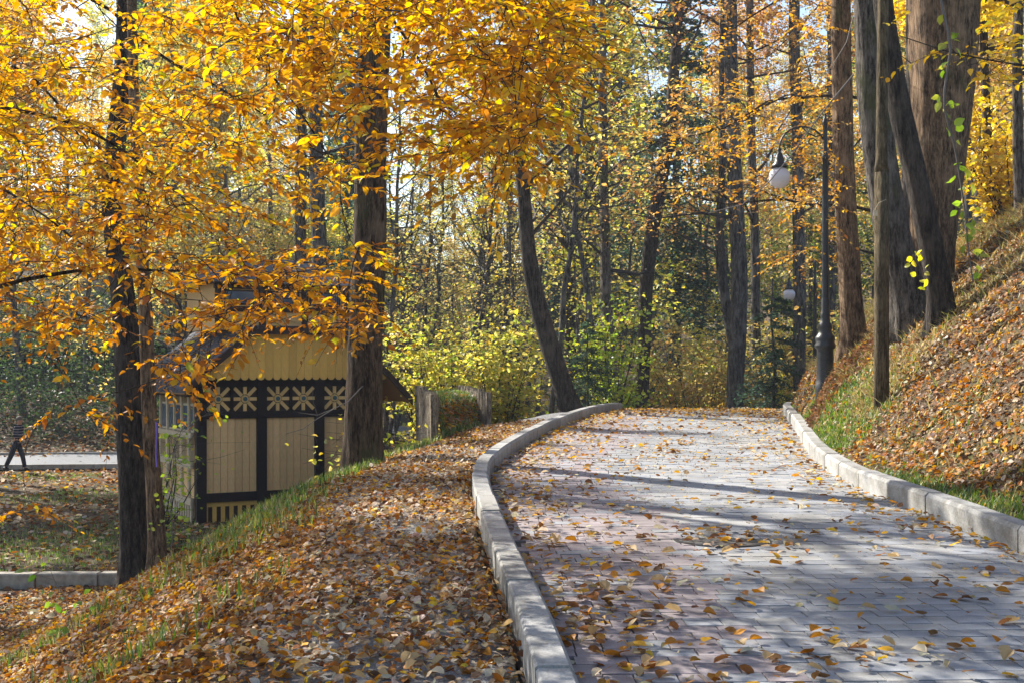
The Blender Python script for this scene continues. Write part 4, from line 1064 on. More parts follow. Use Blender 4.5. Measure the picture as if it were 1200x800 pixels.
# middle sprays round the slim trunk (small golden leaves further back)
# right: yellow sprays in front of the thickest trunk
spC = sample([([(1090, 55), (1200, 40), (1330, 60), (1330, 105), (1200, 100), (1120, 95)], .8), ([(1160, -40), (1330, -40), (1330, 40), (1190, 30)], .5), ([(1040, 30), (1075, 35), (1075, 62), (1045, 52)], .4)], 75, 9.5, 11.5, 73)
spray_tree('young_hornbeam', 'yellow leafy branch reaching across the thickest trunk from the right edge', [np.array([8.2, 12.0, float(T(8.2, 12.0)) - .2]), W(1500, 150, 12), W(1480, -100, 11.5)], .06, [([W(1500, 150, 12), W(1330, 110, 10.8), W(1200, 80, 10.5), W(1110, 62, 10.4), W(1050, 42, 10.4)], .02, .004), ([W(1480, -100, 11.5), W(1300, -20, 10.8), W(1210, 10, 10.4)], .015, .004)], spC, 83, .095, ([(.80, .52, .05), (.78, .60, .10), (.72, .40, .04)], [3, 2, 2]), parts=200)

def leafy_shoot(name, label, cat, pts, rad, nleaf, L, palette, seed, side_len=.10, hang=.3, z_up=.3, q0=0.0):
    r = np.random.default_rng(seed); P = np.array(pts, float); org = P[0]
    t = thing(name, label, cat, org)
    Ln = np.concatenate([[0], np.cumsum(np.linalg.norm(np.diff(P, axis=0), axis=1))]); s = np.linspace(0, Ln[-1], 24)
    Q = np.stack([np.interp(s, Ln, P[:, k]) for k in range(3)], -1); Q += np.stack([vnoise(s * 3 + seed, s * 0, 60 + k) for k in range(3)], -1) * .03
    mb = MB(); mb.tube(Q - org, np.linspace(rad, rad * .4, 24), 5, False); tw = mb
    ls = LeafSet(); q = q0 + (1 - q0) * r.random(nleaf); b = np.stack([np.interp(q * Ln[-1], s, Q[:, k]) for k in range(3)], -1)
    off = norm(r.normal(size=(nleaf, 3)) * [1, .6, .4]) * side_len * (.3 + r.random((nleaf, 1)))
    for a_, o_ in zip(b, off): tw.tube([a_ - org, a_ + o_ - org], [.0022, .0014], 3, False)
    tw.build('stem', M['twig_pale'], t, True)
    fw = norm(off + r.normal(size=off.shape) * .04 + np.array([0, 0, -hang * .1]))
    up = norm(np.array([0, -.5, z_up]) + r.normal(size=off.shape) * .45)
    ls.add(b + off - org, fw, up, L * (.7 + .5 * r.random(nleaf)), L * (.6 + .3 * r.random(nleaf)), pal(nleaf, *palette, .1, r), .15, .2)
    leaf_objects(ls.cat(), M['leaf'], 'leaf', t)
    return t
LIME = ([(.26, .42, .05), (.38, .50, .07), (.54, .58, .09), (.2, .33, .05)], [3, 2, 1, 1])
leafy_shoot('climbing_vine', 'bright green vine stem hanging in front of the thickest trunk at the top right', 'vine', [W(1100, -160, 9.5), W(1104, 0, 9.5), W(1112, 60, 9.5), W(1106, 120, 9.5), W(1120, 170, 9.6), W(1128, 235, 9.8), (W(1140, 330, 10))], .013, 70, .078, LIME, 91, .07)
leafy_shoot('sapling', 'small sapling of broad green leaves at the bottom of the left slope', 'plant', [np.array([*W(88, 735, 11.6)[:2], float(T(*W(88, 735, 11.6)[:2]))]), W(78, 700, 11.6), W(66, 682, 11.6), W(58, 664, 11.6)], .005, 22, .085, ([(.14, .30, .04), (.20, .38, .05), (.30, .42, .06)], [2, 2, 1]), 92, .22)
leafy_shoot('sapling', 'tiny shoot of lime leaves in front of the dark leaning trunk', 'plant', [np.array([*W(1088, 350, 16.6)[:2], float(T(*W(1088, 350, 16.6)[:2]))]), W(1086, 335, 16.6), W(1080, 315, 16.6), W(1070, 298, 16.6)], .006, 16, .10, ([(.62, .64, .06), (.72, .66, .08)], [1, 1]), 93, .11, q0=.55)
leafy_shoot('sapling', 'leafy shoot with yellow-green leaves at the hut corner beside the slim trunk', 'plant', [np.array([*W(200, 610, 16.5)[:2], float(T(*W(200, 610, 16.5)[:2]))]), W(202, 560, 16.5), W(208, 510, 16.5), W(235, 488, 16.5), W(262, 482, 16.5)], .006, 46, .07, LIME, 94, .22)
# bare fine branch in front of the hut, in the pale twig colour
def bare_branch(label, pts_list, seed):
    org = np.array(pts_list[0][0][0], float); t = thing('bare_branch', label, 'branch', org); mb = MB()
    for pts, r0, r1 in pts_list: mb.tube(np.array(pts) - org, np.linspace(r0, r1, len(pts)), 4, False)
    mb.build('twigs', M['twig_pale'], t, True)
bare_branch('pale bare twig crossing the hut front from the stout trunk', [([W(425, 452, 16.7), W(408, 470, 16.5), W(392, 478, 16.3), W(372, 490, 16.2), W(355, 502, 16), W(335, 508, 16)], .008, .003), ([W(392, 478, 16.3), W(372, 486, 16.4), W(350, 483, 16.5)], .004, .002), ([W(372, 486, 16.4), W(367, 470, 16.4), W(366, 456, 16.4)], .003, .002)], 1)
bare_branch('long thin bare branch arching above the path in front of the near lamp', [([W(1000, 88, 18), W(975, 118, 17.8), W(950, 150, 17.5), W(925, 185, 17.2), W(900, 215, 17), W(870, 240, 17), W(830, 250, 17)], .014, .004), ([W(1000, 20, 18), W(992, 50, 18), W(975, 78, 17.6), W(955, 95, 17.2)], .008, .003), ([W(950, 150, 17.5), W(915, 168, 17), W(890, 170, 17)], .006, .003)], 2)
# orange beech sprays over the crest, hanging from trees of the bank
spD = sample([([(690, 170), (760, 150), (850, 60), (960, 20), (990, 60), (985, 320), (930, 320), (880, 290), (840, 230), (760, 200)], .8), ([(790, -60), (980, -60), (960, 60), (840, 100), (790, 40)], .6)], 330, 21, 27, 74)
spray_tree('beech_tree', 'beech with small orange leaves spreading sprays leftward behind the near lamp', [np.array([7.4, 24.5, float(T(7.4, 24.5)) - .3]), W(1040, 250, 24.5), W(1030, 60, 24.5), W(1020, -150, 24.5)], .16, [([W(1035, 250, 24.5), W(980, 240, 24), W(920, 235, 24), W(850, 240, 24), W(790, 225, 23.5)], .035, .007), ([W(1035, 120, 24.5), W(960, 110, 24), W(900, 120, 24), W(850, 150, 24), W(740, 175, 23.5)], .035, .007), ([W(1030, 0, 24.5), W(950, -20, 24), W(880, 20, 24), W(820, 60, 24)], .035, .007), ([W(1035, 300, 24.5), W(990, 290, 24), W(960, 280, 24)], .03, .007)], spD, 84, .10, ([(.66, .34, .06), (.74, .44, .08), (.58, .26, .06), (.62, .44, .16)], [3, 3, 2, 2]), nleaf=(12, 20), spl=.75, parts=60)

# ------------------------------------------------------------------ wooden pole and lamps
pb = W(1033, 476, 16.2); pbz = float(T(pb[0], pb[1]))
t = thing('wooden_pole', 'tall weathered wooden pole with a thicker lower sleeve, on the bank above the right kerb', 'pole', (pb[0], pb[1], pbz))
mb = MB(); zj = W(0, 200, 16.2)[2] - pbz
mb.tube([(0, 0, -.4), (0, 0, .6), (0, 0, 1.5), (0, .0, zj)], [.098, .094, .092, .090], 18, True, None, .03, 3); mb.build('lower_post', M['pole'], t, True)
mb = MB(); mb.tube([(.0, .0, zj - .02), (0, 0, zj + .15), (.02, 0, 5), (.0, 0, 8.2)], [.094, .072, .068, .06], 16, True, None, .03, 4); mb.build('upper_post', M['pole'], t, True)
mb = MB(); mb.tube([(-.10, -.05, zj - .62), (-.105, -.08, zj - .5), (-.06, -.09, zj - .42), (.03, -.10, zj - .38)], .004, 4); mb.box((-.10, -.09, zj - .55), (.05, .006, .07)); mb.build('wire_tag', M['cream'], t)

def make_lamp(label, loc):
    t = thing('street_lamp', label, 'street lamp', loc, 'curved arm street lamps along the path')
    mb = MB(); mb.lathe((0, 0, 0), [(.0, -.3), (.19, -.3), (.19, .02), (.175, .05), (.165, .12), (.155, .55), (.16, .60), (.195, .63), (.20, .67), (.17, .71), (.185, .76), (.18, .80), (.14, .84), (.12, .90), (.135, .95), (.13, .99), (.095, 1.04), (.085, 1.12), (.095, 1.15), (.08, 1.19), (.07, 1.25), (.072, 1.38), (.058, 1.46)], 24)
    mb.v[-1][:, :2] *= .86; mb.build('pedestal', M['iron'], t, True)
    mb = MB(); mb.lathe((0, 0, 0), [(.058, 1.45), (.052, 3.0), (.046, 3.7), (.06, 3.72), (.06, 3.76), (.042, 3.8), (.036, 4.28), (.045, 4.30), (.045, 4.33), (.03, 4.36), (.018, 4.43), (.0, 4.46)], 14); mb.build('pole', M['iron'], t, True)
    a = np.linspace(0, PI, 14); R = .375
    arc = np.array([[-R + R * math.cos(q), 0, 3.90 + R * .92 * math.sin(q)] for q in a])
    mb = MB(); mb.tube(np.vstack([[[0, 0, 3.86]], arc, [[-.75, 0, 3.85]]]), .015, 8); mb.tube([[0, 0, 4.12], [-.16, 0, 4.08], [-.3, 0, 4.15], [-.375, 0, 4.235]], .011, 6)
    th = np.linspace(0, 5.2, 16); mb.tube([[-.22 + .09 * (1 - q / 7) * math.cos(q), 0, 3.98 + .09 * (1 - q / 7) * math.sin(q)] for q in th], .009, 5)
    mb.build('curved_arm', M['iron'], t, True)
    mb = MB(); mb.lathe((-.75, 0, 0), [(.0, 3.89), (.035, 3.885), (.04, 3.86), (.025, 3.83), (.05, 3.79), (.075, 3.72), (.08, 3.66), (.12, 3.62), (.135, 3.57), (.0, 3.57)], 16); mb.build('lamp_cap', M['iron'], t, True)
    mb = MB(); mb.lathe((-.75, 0, 3.41), [(.0, .2), (.07, .19)] + [(.178 * math.cos(q) * (1 if q > 0 else .97), .178 * math.sin(q)) for q in np.linspace(1.2, -1.5, 14)] + [(.0, -.178)], 24)
    mb.build('globe', M['globe'], t, True)
    return t
l1 = W(967, 450, 21); lz = float(T(l1[0], l1[1])); print('lamp1 want z', l1[2], 'terrain', lz)
lamp = make_lamp('black iron lamp post with pale globe, the near one on the right bank', (l1[0], l1[1], lz))
l2 = W(955, 484, 37); c = lamp.copy(); C.objects.link(c); c.location = (l2[0], l2[1], min(l2[2], float(T(l2[0], l2[1])))); print('lamp2 want', l2[2], c.location[2])
c['label'] = 'farther black lamp post with round white globe, partly behind the crest'
for ch in list(lamp.children):
    q = ch.copy(); C.objects.link(q); q.parent = c

# ------------------------------------------------------------------ raised bed with walls of upright logs
def log_wall(label, A, B, top0, top1, group):
    A = np.array(A, float); B = np.array(B, float); L = np.linalg.norm(B - A); n = int(L / .135)
    t = thing('log_wall', label, 'retaining wall', (A[0], A[1], float(T(*A))), group)
    r = np.random.default_rng(int(abs(A[1]) * 10)); org = np.array(t.location)
    for k in range(n):
        q = (k + .5) / n; p = A + (B - A) * q; top = top0 + (top1 - top0) * q + .025 * r.normal()
        zb = float(T(*p)) - .35; rd = .056 + .012 * r.random()
        mb = MB(); lean = r.normal() * .012
        zs = np.linspace(zb, top, 6); P = np.stack([p[0] + lean * (zs - zb), p[1] + 0 * zs, zs], -1)
        mb.tube(P - np.array([p[0], p[1], zb]), rd * (1 + .05 * r.normal(size=6)), 8, True, None, .07, k)
        link('log', mb.mesh('log', M['log'], False), t, np.array([p[0], p[1], zb]) - org)
log_wall('weathered upright log wall on the left side of the raised grass bed', (-1.22, 20.2), (-2.0, 28.0), 1.13, 1.18, 'log walls of the raised bed')
log_wall('shorter upright log wall on the right side of the raised grass bed', (-.42, 23.6), (-1.25, 30.0), 1.12, 1.16, 'log walls of the raised bed')
A, B, Cc, D = np.array([-1.12, 20.6]), np.array([-1.95, 28.6]), np.array([-1.3, 30.5]), np.array([-.55, 23.4])
mb = MB(); nu, nv = 14, 30; v = []
for a in range(nu + 1):
    for b in range(nv + 1):
        u_0, v_0 = a / nu, b / nv; p = (A * (1 - u_0) + D * u_0) * (1 - v_0) + (B * (1 - u_0) + Cc * u_0) * v_0
        gz = float(T(*p)); h = .98 + .1 * float(vnoise(np.array(p[0] * 2), np.array(p[1] * 2), 5))
        e = sstep(-.02, .22 + .1 * u_0, v_0); v.append([p[0], p[1], (gz - .05) * (1 - e) + h * e])
i = np.arange(nu)[:, None] * (nv + 1); k = np.arange(nv)[None]
mb.add(v, np.stack([i + k, i + k + 1, i + nv + 2 + k, i + nv + 1 + k], -1).reshape(-1, 4), (0, 0, 0))
bed = mb.build('raised_bed', M['ground'], smooth=True); bed['kind'] = 'structure'
# grass and leaves on the bed
r = np.random.default_rng(44); V_ = np.array(v).reshape(nu + 1, nv + 1, 3)
def bedpt(n, v0, v1):
    a = r.random(n) * (nu - .01); b = (v0 + (v1 - v0) * r.random(n)) * (nv - .01); ai, bi = a.astype(int), b.astype(int); fa, fb = (a - ai)[:, None], (b - bi)[:, None]
    return V_[ai, bi] * (1 - fa) * (1 - fb) + V_[ai + 1, bi] * fa * (1 - fb) + V_[ai, bi + 1] * (1 - fa) * fb + V_[ai + 1, bi + 1] * fa * fb
gmb = MB(); _T = T
P = bedpt(9000, .4, 1.0); 
def T(x, y, _P=P): return _P[:, 2]
grass(len(P), P[:, 0], P[:, 1], .08, GR, [3, 5, 3, 1, 0])
P = bedpt(2200, .0, .3)
def T(x, y, _P=P): return _P[:, 2]
grass(len(P), P[:, 0], P[:, 1], .12, GR, [3, 2, 3, 2, 4])
T = _T
tag(gmb.build('bed_grass', M['grass']), 'sunlit green grass growing on the raised bed', 'grass', None, 'stuff')
P = bedpt(2600, .08, .62); n = len(P); Lf = .08 + .05 * r.random(n); lm = MB()
leaf_arrays(lm, P + [0, 0, .02], norm(r.normal(size=(n, 3)) * [1, 1, .2]), norm(r.normal(size=(n, 3)) * .3 + [0, 0, 1]), Lf, Lf * .7, pal(n, LIT, LIT_L), 1)
tag(lm.build('bed_leaf_litter', M['dry_leaf']), 'fallen orange and brown leaves on the raised bed', 'leaf litter', None, 'stuff')

# ------------------------------------------------------------------ wooden hut
th = math.radians(30); U = np.array([math.cos(th), math.sin(th), 0]); Vv = np.array([-math.sin(th), math.cos(th), 0]); Zv = np.array([0, 0, 1.])
H0 = np.array([-6.81, 28.0, 0]); RH = np.array([U, Vv, Zv]).T
hut = thing('wooden_hut', 'ochre half-timbered hut with dark beams, rosettes and an upper storey, below the slope', 'hut', (H0[0], H0[1], -1.85))
HO = np.array([H0[0], H0[1], -1.85])
def hp(u, v, z): return H0 + U * u + Vv * v + Zv * z - HO
def hbox(name, u0, u1, v0, v1, z0, z1, mat, parent=None, bev=0., own=True):
    c = hp((u0 + u1) / 2, (v0 + v1) / 2, (z0 + z1) / 2); mb = MB(); mb.box((0, 0, 0), (u1 - u0, v1 - v0, z1 - z0), RH, None, bev)
    o = link(name, mb.mesh(name, mat), hut if parent is None else parent)
    o.location = c if parent is None else c - np.array(parent.location)
    return o
LW = 4.11; DP = 3.6
hbox('inner_wall', .02, LW - .02, .06, DP - .06, -1.75, 1.6, M['ochre'])
posts = [0, 1.37, 2.74, 4.11]
for k, u in enumerate(posts): hbox('post', u - .11, u + .11, -.085, .10, -1.95, 1.36, M['dark_beam'])
hbox('beam', -.10, LW + .1, -.070, .08, 1.17, 1.42, M['dark_beam']); hbox('beam', -.1, LW + .1, -.072, .08, .47, .63, M['dark_beam'])
hbox('beam', -.10, LW + .1, -.078, .08, -1.36, -1.16, M['dark_beam'])
for k in range(3):
    u0, u1 = posts[k] + .11, posts[k + 1] - .11; n = 7; w = (u1 - u0) / n
    for q in range(n): hbox('plank', u0 + q * w + .005, u0 + (q + 1) * w - .005, -.012 - .003 * random.random(), .05, -1.16, .47, M['ochre'], None, .0015)
    um = (u0 + u1) / 2
    hbox('mullion', um - .035, um + .035, -.06, .05, .63, 1.17, M['dark_beam'])
    for s in (0, 1):
        a0, a1 = (u0, um - .035) if s == 0 else (um + .035, u1); cu, cz = (a0 + a1) / 2, .90; R_ = min((a1 - a0) / 2, .27)
        back = hbox('rosette', a0, a1, .0, .05, .63, 1.17, M['fascia'])
        for p_ in range(8):
            an = p_ * PI / 4; rr = R_ * (1.0 if p_ % 2 == 0 else 1.28)
            p0 = hp(cu + .10 * math.cos(an), -.02, cz + .10 * math.sin(an)); p1 = hp(cu + rr * math.cos(an), -.02, cz + rr * math.sin(an))
            mb = MB(); mb.bar(p0 - (p0 + p1) / 2, p1 - (p0 + p1) / 2, .035, .075, None, RH @ np.array([math.cos(an + PI / 2), 0, math.sin(an + PI / 2)]) )
            link('petal', mb.mesh('petal', M['petal']), back).location = (p0 + p1) / 2 - np.array(back.location)
        for rad, dd, mt in ((.085, -.045, M['petal']), (.05, -.055, M['boss'])):
            cc = hp(cu, 0, cz); mb = MB(); v = []
            mb.prism([(rad * math.cos(q), rad * math.sin(q)) for q in np.linspace(0, 2 * PI, 16, endpoint=False)], lambda a, b, t_: U * a + Zv * b + Vv * t_, dd, .0)
            link('hub', mb.mesh('hub', mt), back).location = cc - np.array(back.location)
    # skirting with arches
    sk = hbox('skirting', u0, u1, .0, .05, -1.9, -1.36, M['fascia'])
    n = 6; w = (u1 - u0) / n
    for q in range(n + 1):
        uu = u0 + q * w; hbox('baluster', max(u0, uu - .045), min(u1, uu + .045), -.03, -.001, -1.9, -1.46, M['ochre_light'])
    hbox('skirting_rail', u0, u1, -.032, -.001, -1.46, -1.36, M['ochre_light'])
# gable of scalloped boards
slope = .9; eave = 1.32
def roofz(u):
    return min(2.36, eave + .10 + slope * (u + .15), eave + .10 + slope * (LW + .15 - u))
u = -.12; 
while u < LW + .05:
    w = .185; um = u + w / 2; zt = roofz(um) + .02
    pts = [(u + .003, 1.40)] + [(um - (w / 2 - .003) * math.cos(q), 1.40 - .085 * math.sin(q)) for q in np.linspace(.3, PI - .3, 6)] + [(u + w - .003, 1.40), (u + w - .003, max(1.42, roofz(u + w))), (u + .003, max(1.42, roofz(u)))]
    mb = MB(); c0 = hp(um, -.25, 1.6); mb.prism(pts, lambda a, b, t_: hp(a, t_, b) - c0, -.30 - .003 * random.random(), -.27)
    link('gable_board', mb.mesh('gable_board', M['ochre_light']), hut).location = c0
    u += w
# lower roof : mansard-like shell
prof = [(-.5, 1.05), (-.15, eave + .12), (1.06, 2.42), (3.05, 2.42), (LW + .15, eave + .12), (LW + .75, .82)]
for k in range(5):
    (a, za), (b, zb) = prof[k], prof[k + 1]
    mb = MB(); mb.prism([(a, za), (b, zb), (b, zb + .09), (a, za + .09)], lambda p, q, t_: hp(p, t_, q), -.52, DP + .5)
    mb.build('roof', M['roof'], hut)
    mb = MB(); mb.prism([(a, za - .10), (b, zb - .10), (b, zb + .075), (a, za + .075)], lambda p, q, t_: hp(p, t_, q), -.575, -.523)
    mb.build('fascia', M['fascia'], hut)
    mb = MB(); mb.prism([(a, za - .03), (b, zb - .03), (b, zb - .004), (a, za - .004)], lambda p, q, t_: hp(p, t_, q), -.50, DP + .45)
    mb.build('soffit', M['soffit'], hut)
r = np.random.default_rng(77); n = 900; a_ = r.random(n); vv_ = -.45 + r.random(n) * 4.2
ua = np.where(r.random(n) < .5, -.15 + a_ * 1.2, LW + .15 - a_ * 1.2); ua = np.where(r.random(n) < .25, -.5 + .35 * a_, ua)
za = np.interp(ua, [p[0] for p in prof], [p[1] for p in prof]) + .10
lm = MB(); Pq = HO + np.array([hp(a, b, c) for a, b, c in zip(ua, vv_, za)])
leaf_arrays(lm, Pq, norm(r.normal(size=(n, 3)) * [1, 1, .5]), norm(r.normal(size=(n, 3)) * .4 + [0, 0, 1]), .09, .06, pal(n, LIT, LIT_L), 0)
tag(lm.build('roof_leaf_litter', M['dry_leaf']), 'fallen leaves lying on the roof slopes of the hut', 'leaf litter', None, 'stuff')
# upper storey
hbox('upper_wall', .55, 3.6, .5, 3.0, 2.45, 3.5, M['ochre'])
for u in (.55, 1.56, 2.58, 3.6): hbox('post', u - .07, u + .07, .42, .55, 2.5, 3.5, M['fascia'])
hbox('beam', .45, 3.7, .425, .55, 3.36, 3.48, M['fascia']); hbox('beam', .45, 3.7, .43, .55, 2.85, 2.97, M['fascia'])
for k in range(3):
    u0 = .62 + k * 1.015
    wn_ = hbox('window', u0 + .05, u0 + .82, .47, .50, 3.0, 3.34, M['fascia']); q = hbox('pane', u0 + .1, u0 + .77, .455, .475, 3.04, 3.30, M['glass'], wn_)
    for s in (-1, 1):
        p0, p1 = hp(u0 + .1, .46, 2.62 if s > 0 else 2.83), hp(u0 + .8, .46, 2.83 if s > 0 else 2.62); mb = MB(); mb.bar(p0, p1, .02, .05, None, Vv); mb.build('brace', M['petal'], hut)
mb = MB(); cu, cv = 2.07, 1.75
P4 = [hp(.2, .15, 3.49), hp(3.95, .15, 3.49), hp(3.95, 3.4, 3.49), hp(.2, 3.4, 3.49), hp(1.1, 1.2, 4.12), hp(3.0, 1.2, 4.12), hp(3.0, 2.4, 4.12), hp(1.1, 2.4, 4.12)]
mb.add(P4, [[3, 2, 1, 0], [4, 5, 6, 7], [0, 1, 5, 4], [1, 2, 6, 5], [2, 3, 7, 6], [3, 0, 4, 7]]); mb.build('upper_roof', M['roof'], hut)
# left side: sunlit veranda counter with cream posts
for v_ in (.42, 1.0, 1.6, 2.2, 2.8): hbox('side_post', -.16, -.04, v_ - .05, v_ + .05, -1.95, .95, M['cream'])
for z0, z1 in ((-1.42, -1.28), (-.62, -.45), (.05, .16)): hbox('side_rail', -.19, -.13, .12, 2.85, z0, z1, M['cream'])
for k, v_ in enumerate((.13, .48, 1.06, 1.66, 2.26)):
    v1 = (.36, .94, 1.54, 2.14, 2.74)[k]
    hbox('side_panel', -.11, -.06, v_, v1, -1.27, -.63, M['ochre']); wn_ = hbox('window', -.12, -.07, v_, v1, .17, .8, M['cream']); hbox('pane', -.135, -.119, v_ + .05, v1 - .05, .22, .75, M['glass'], wn_)
for k in range(15): hbox('side_slat', -.17, -.14, .15 + k * .19, .24 + k * .19, -1.95, -1.43, M['cream'])
hbox('eave_beam', -.2, -.02, .12, 3.2, .95, 1.15, M['fascia'])
for dv, cl in ((.48, .0), (.30, .05)):
    pass

# violet ribbon on the slim trunk
rb = W(183, 520, 17.05); t = MB(); t.tube([(0, 0, .3), (.01, -.02, .1), (.0, -.01, -.12), (.015, -.02, -.3)], .012, 5)
tag(t.build('ribbon', M['ribbon'], None, False, loc=(rb[0] - .0, rb[1], rb[2])), 'narrow violet ribbon hanging at the right side of the slim trunk', 'ribbon')

# ------------------------------------------------------------------ iron fence beyond the stout trunk
fz = float(T(-4.4, 50)); t = thing('iron_fence', 'low black iron fence between the stout trunk and the log wall', 'fence', (-5.6, 50.2, fz))
for zz in (.15, .82):
    mb = MB(); mb.bar((0, 0, zz), (3.3, 0, zz), .03, .03); mb.build('rail', M['iron'], t)
mb = MB(); mb.box((0, 0, 0), (.022, .022, .85)); bm_ = mb.mesh('bar', M['iron'])
mb = MB(); mb.box((0, 0, 0), (.06, .06, 1.05)); pm_ = mb.mesh('post', M['iron'])
for k in range(22): link('post' if k % 7 == 0 else 'bar', pm_ if k % 7 == 0 else bm_, t, (k * .157, 0, .5))

# ------------------------------------------------------------------ people
def skin_mesh(name, verts, edges, radii, mat, parent, root=0, sub=1):
    me = bpy.data.meshes.new(name); me.from_pydata([tuple(v) for v in verts], edges, []); me.update(); me.materials.append(mat)
    o = bpy.data.objects.new(name, me); C.objects.link(o); o.parent = parent
    o.modifiers.new('skin', 'SKIN')
    if not me.skin_vertices: pass
    sv = me.skin_vertices[0].data
    for k, rr in enumerate(radii):
        sv[k].radius = (rr, rr) if not isinstance(rr, tuple) else rr; sv[k].use_root = (k == root)
    s = o.modifiers.new('sub', 'SUBSURF'); s.levels = sub; s.render_levels = sub
    return o
def ellipsoid(c, r, n=10, m=14):
    prof = [(math.sin(a), math.cos(a)) for a in np.linspace(0.02, PI - .02, n)]
    mb = MB(); mb.lathe((0, 0, 0), prof, m); mb.v[0] = mb.v[0] * np.array(r) + np.array(c); return mb
pp = W(20, 553, 41.0); gz = float(T(pp[0], pp[1])) + .09
man = thing('person', 'person in a dark striped jumper and dark trousers walking right along the lower road', 'person', (pp[0], pp[1], gz))
J = {'pel': (0, 0, .95), 'wst': (.02, 0, 1.12), 'chs': (.05, 0, 1.32), 'nck': (.07, 0, 1.49), 'hed': (.09, 0, 1.58), 'top': (.10, 0, 1.68),
     'ls': (.05, .17, 1.42), 'le': (-.08, .22, 1.16), 'lw': (.02, .22, .93), 'rs': (.06, -.17, 1.42), 're': (.16, -.20, 1.15), 'rw': (.40, -.17, 1.02),
     'lh': (-.02, .09, .90), 'lk': (.14, .09, .50), 'la': (.22, .09, .09), 'lt': (.36, .09, .04), 'rh': (-.02, -.09, .90), 'rk': (-.16, -.09, .50), 'ra': (-.34, -.09, .13), 'rt': (-.22, -.09, .03)}
names = list(J); idx = {k: i_ for i_, k in enumerate(names)}
vs_ = [J[k] for k in names]; ed = [('pel', 'wst'), ('wst', 'chs'), ('chs', 'nck'), ('nck', 'hed'), ('hed', 'top'), ('chs', 'ls'), ('ls', 'le'), ('le', 'lw'), ('chs', 'rs'), ('rs', 're'), ('re', 'rw'), ('pel', 'lh'), ('lh', 'lk'), ('lk', 'la'), ('la', 'lt'), ('pel', 'rh'), ('rh', 'rk'), ('rk', 'ra'), ('ra', 'rt')]
ed = [(idx[a], idx[b]) for a, b in ed]
rd_ = dict(pel=.12, wst=.115, chs=.135, nck=.055, hed=.095, top=.085, ls=.06, le=.042, lw=.03, rs=.06, re=.042, rw=.03, lh=.085, lk=.058, la=.042, lt=.035, rh=.085, rk=.058, ra=.042, rt=.035)
rr_ = [rd_[k] for k in names]
for w_, dirx in (('lw', np.array([.02, 0, -.08])), ('rw', np.array([.08, 0, -.02]))):
    b = np.array(J[w_]); pm = b + dirx; vs_.append(tuple(pm)); rr_.append(.022); k0 = len(vs_) - 1; ed.append((idx[w_], k0))
    for f_i in range(5):
        off = np.array([0, (f_i - 2) * .016, 0]); q = pm + dirx * (.85 - .08 * abs(f_i - 2)) * (.6 if f_i == 0 else 1) + off + np.array([.01 * (1 if w_ == 'rw' else 2), 0, -.01]); vs_.append(tuple(q)); rr_.append(.008); ed.append((k0, len(vs_) - 1))
skin_mesh('body', vs_, ed, rr_, M['skin'], man)
def sub_skel(keys, pairs, grow, mat, nm):
    ii = {k: a for a, k in enumerate(keys)}; skin_mesh(nm, [J[k] for k in keys], [(ii[a], ii[b]) for a, b in pairs], [rd_[k] + grow for k in keys], mat, man)
J.update(hem=(0, 0, .84), col=(.068, 0, 1.475), sh1=(.05, .12, 1.40), sh2=(.05, -.12, 1.40), wtop=(.01, 0, 1.06)); rd_.update(hem=.15, col=.07, sh1=.10, sh2=.10, wtop=.10)
sub_skel(['hem', 'pel', 'wst', 'chs', 'col', 'ls', 'le', 'lw', 'rs', 're', 'rw'], [('hem', 'pel'), ('pel', 'wst'), ('wst', 'chs'), ('chs', 'col'), ('chs', 'ls'), ('ls', 'le'), ('le', 'lw'), ('chs', 'rs'), ('rs', 're'), ('re', 'rw')], .035, M['sweater'], 'jumper')
#sub_skel(['pel', 'wst', 'chs', 'ls', 'le', 'lw', 'rs', 're', 'rw'], [('pel', 'wst'), ('wst', 'chs'), ('chs', 'ls'), ('ls', 'le'), ('le', 'lw'), ('chs', 'rs'), ('rs', 're'), ('re', 'rw')], .022, M['sweater'], 'jumper')
sub_skel(['wtop', 'pel', 'lh', 'lk', 'la', 'rh', 'rk', 'ra'], [('wtop', 'pel'), ('pel', 'lh'), ('lh', 'lk'), ('lk', 'la'), ('pel', 'rh'), ('rh', 'rk'), ('rk', 'ra')], .028, M['trousers'], 'trousers')
for a in ('l', 'r'):
    A_, B_ = np.array(J[a + 'a']), np.array(J[a + 't']); mb = MB(); mb.tube([A_ + [-.06, 0, -.03], A_ + [.02, 0, -.03], (A_ + B_) / 2 + [0, 0, -.01], B_ + [.0, 0, 0]], [.045, .06, .052, .035], 10); mb.build('shoe', M['shoe'], man, True)
ellipsoid((.075, 0, 1.68), (.108, .092, .085)).build('hair', M['hair'], man, True)
ellipsoid((.195, 0, 1.60), (.022, .015, .022), 6, 8).build('nose', M['skin'], man, True)
for s in (-1, 1): ellipsoid((.09, s * .095, 1.60), (.02, .012, .03), 6, 8).build('ear', M['skin'], man, True)

sp_ = W(735, 462, 50.0); bz = 0.18
zt = float(T(sp_[0], sp_[1]))
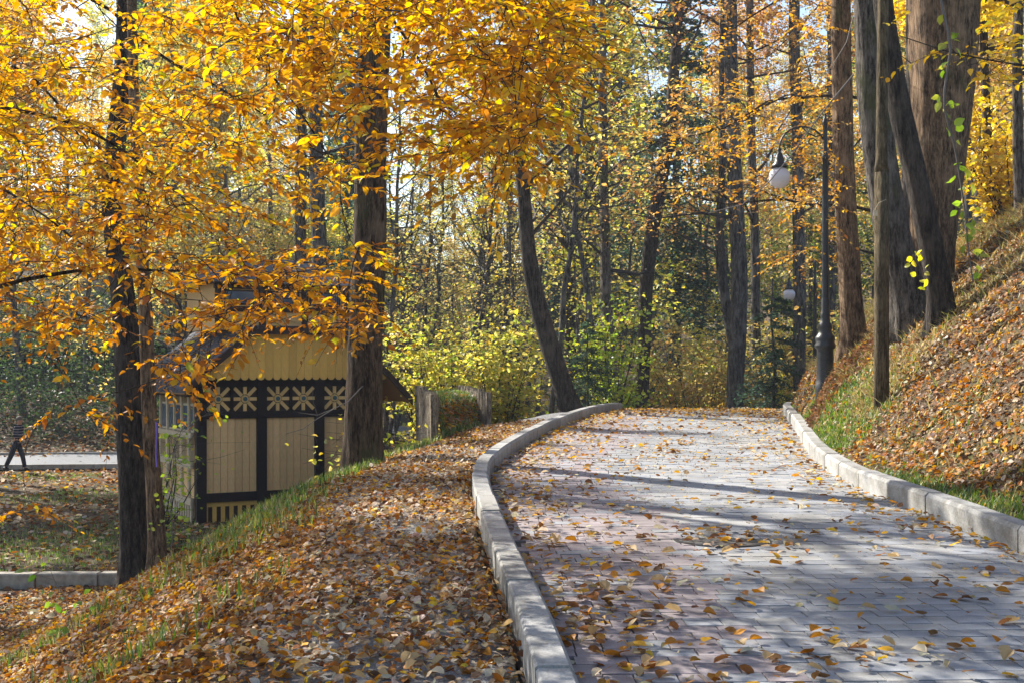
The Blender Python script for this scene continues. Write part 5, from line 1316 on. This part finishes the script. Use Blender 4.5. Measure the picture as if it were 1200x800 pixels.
# seated person in red far beyond the crest, on a bench
sz = W(735, 472, 50.0)[2]
bn = thing('park_bench', 'dark park bench far beyond the crest under the person in red', 'bench', (sp_[0] + .1, sp_[1], zt))
for k in range(3): mb = MB(); mb.box((.0, -.15 + k * .14, .44), (1.6, .11, .035)); mb.build('seat_slat', M['dark_beam'], bn)
for k in range(2): mb = MB(); mb.box((.0, .22, .62 + k * .16), (1.6, .03, .11)); mb.build('back_slat', M['dark_beam'], bn)
for s in (-1, 1): mb = MB(); mb.box((s * .65, 0, .2), (.06, .4, .5)); mb.box((s * .65, .21, .55), (.06, .05, .6)); mb.build('leg', M['iron'], bn)
red = thing('person', 'tiny distant person in a red top seated beyond the end of the left kerb', 'person', (sp_[0], sp_[1], zt))
SJ = [(0, 0, .55), (0, .02, .80), (0, 0, 1.05), (0, -.02, 1.2), (0, -.03, 1.33), (-.18, 0, 1.0), (-.22, -.12, .78), (-.12, -.30, .66), (.18, 0, 1.0), (.22, -.12, .78), (.12, -.3, .66), (-.1, -.02, .54), (-.1, -.45, .54), (-.1, -.5, .08), (.1, -.02, .54), (.1, -.45, .54), (.1, -.5, .08), (-.1, -.64, .04), (.1, -.64, .04)]
SE = [(0, 1), (1, 2), (2, 3), (3, 4), (2, 5), (5, 6), (6, 7), (2, 8), (8, 9), (9, 10), (0, 11), (11, 12), (12, 13), (0, 14), (14, 15), (15, 16), (13, 17), (16, 18)]
skin_mesh('body', SJ, SE, [.12, .12, .13, .055, .10, .06, .045, .035, .06, .045, .035, .08, .06, .045, .08, .06, .045, .035, .035], M['skin'], red)
skin_mesh('jumper', SJ[:3] + SJ[5:11], [(0, 1), (1, 2), (2, 3), (3, 4), (4, 5), (2, 6), (6, 7), (7, 8)], [.14, .145, .15, .08, .065, .055, .08, .065, .055], M['red_cloth'], red)
skin_mesh('trousers', [SJ[0]] + SJ[11:17], [(0, 1), (1, 2), (2, 3), (0, 4), (4, 5), (5, 6)], [.14, .10, .08, .065, .10, .08, .065], M['trousers'], red)
ellipsoid((0, -.01, 1.40), (.105, .105, .09)).build('hair', M['hair'], red, True)

# ------------------------------------------------------------------ haze
mb = MB(); mb.box((0, 70, 25), (260, 190, 62)); hz = mb.mesh('haze', None)
m, nt, out = newmat('haze'); pv = nt.nodes.new("ShaderNodeVolumePrincipled"); pv.inputs['Density'].default_value = .0006; pv.inputs['Color'].default_value = (.80, .88, 1.0, 1); pv.inputs['Anisotropy'].default_value = .1
nt.links.new(pv.outputs[0], out.inputs['Volume']); hz.materials.append(m)
link('haze', hz, kind='stuff', label='pale autumn haze in the air of the wood', category='haze')
print('objects', len(bpy.data.objects), 'tris', sum(len(m.loops) - 2 * len(m.polygons) for m in bpy.data.meshes))
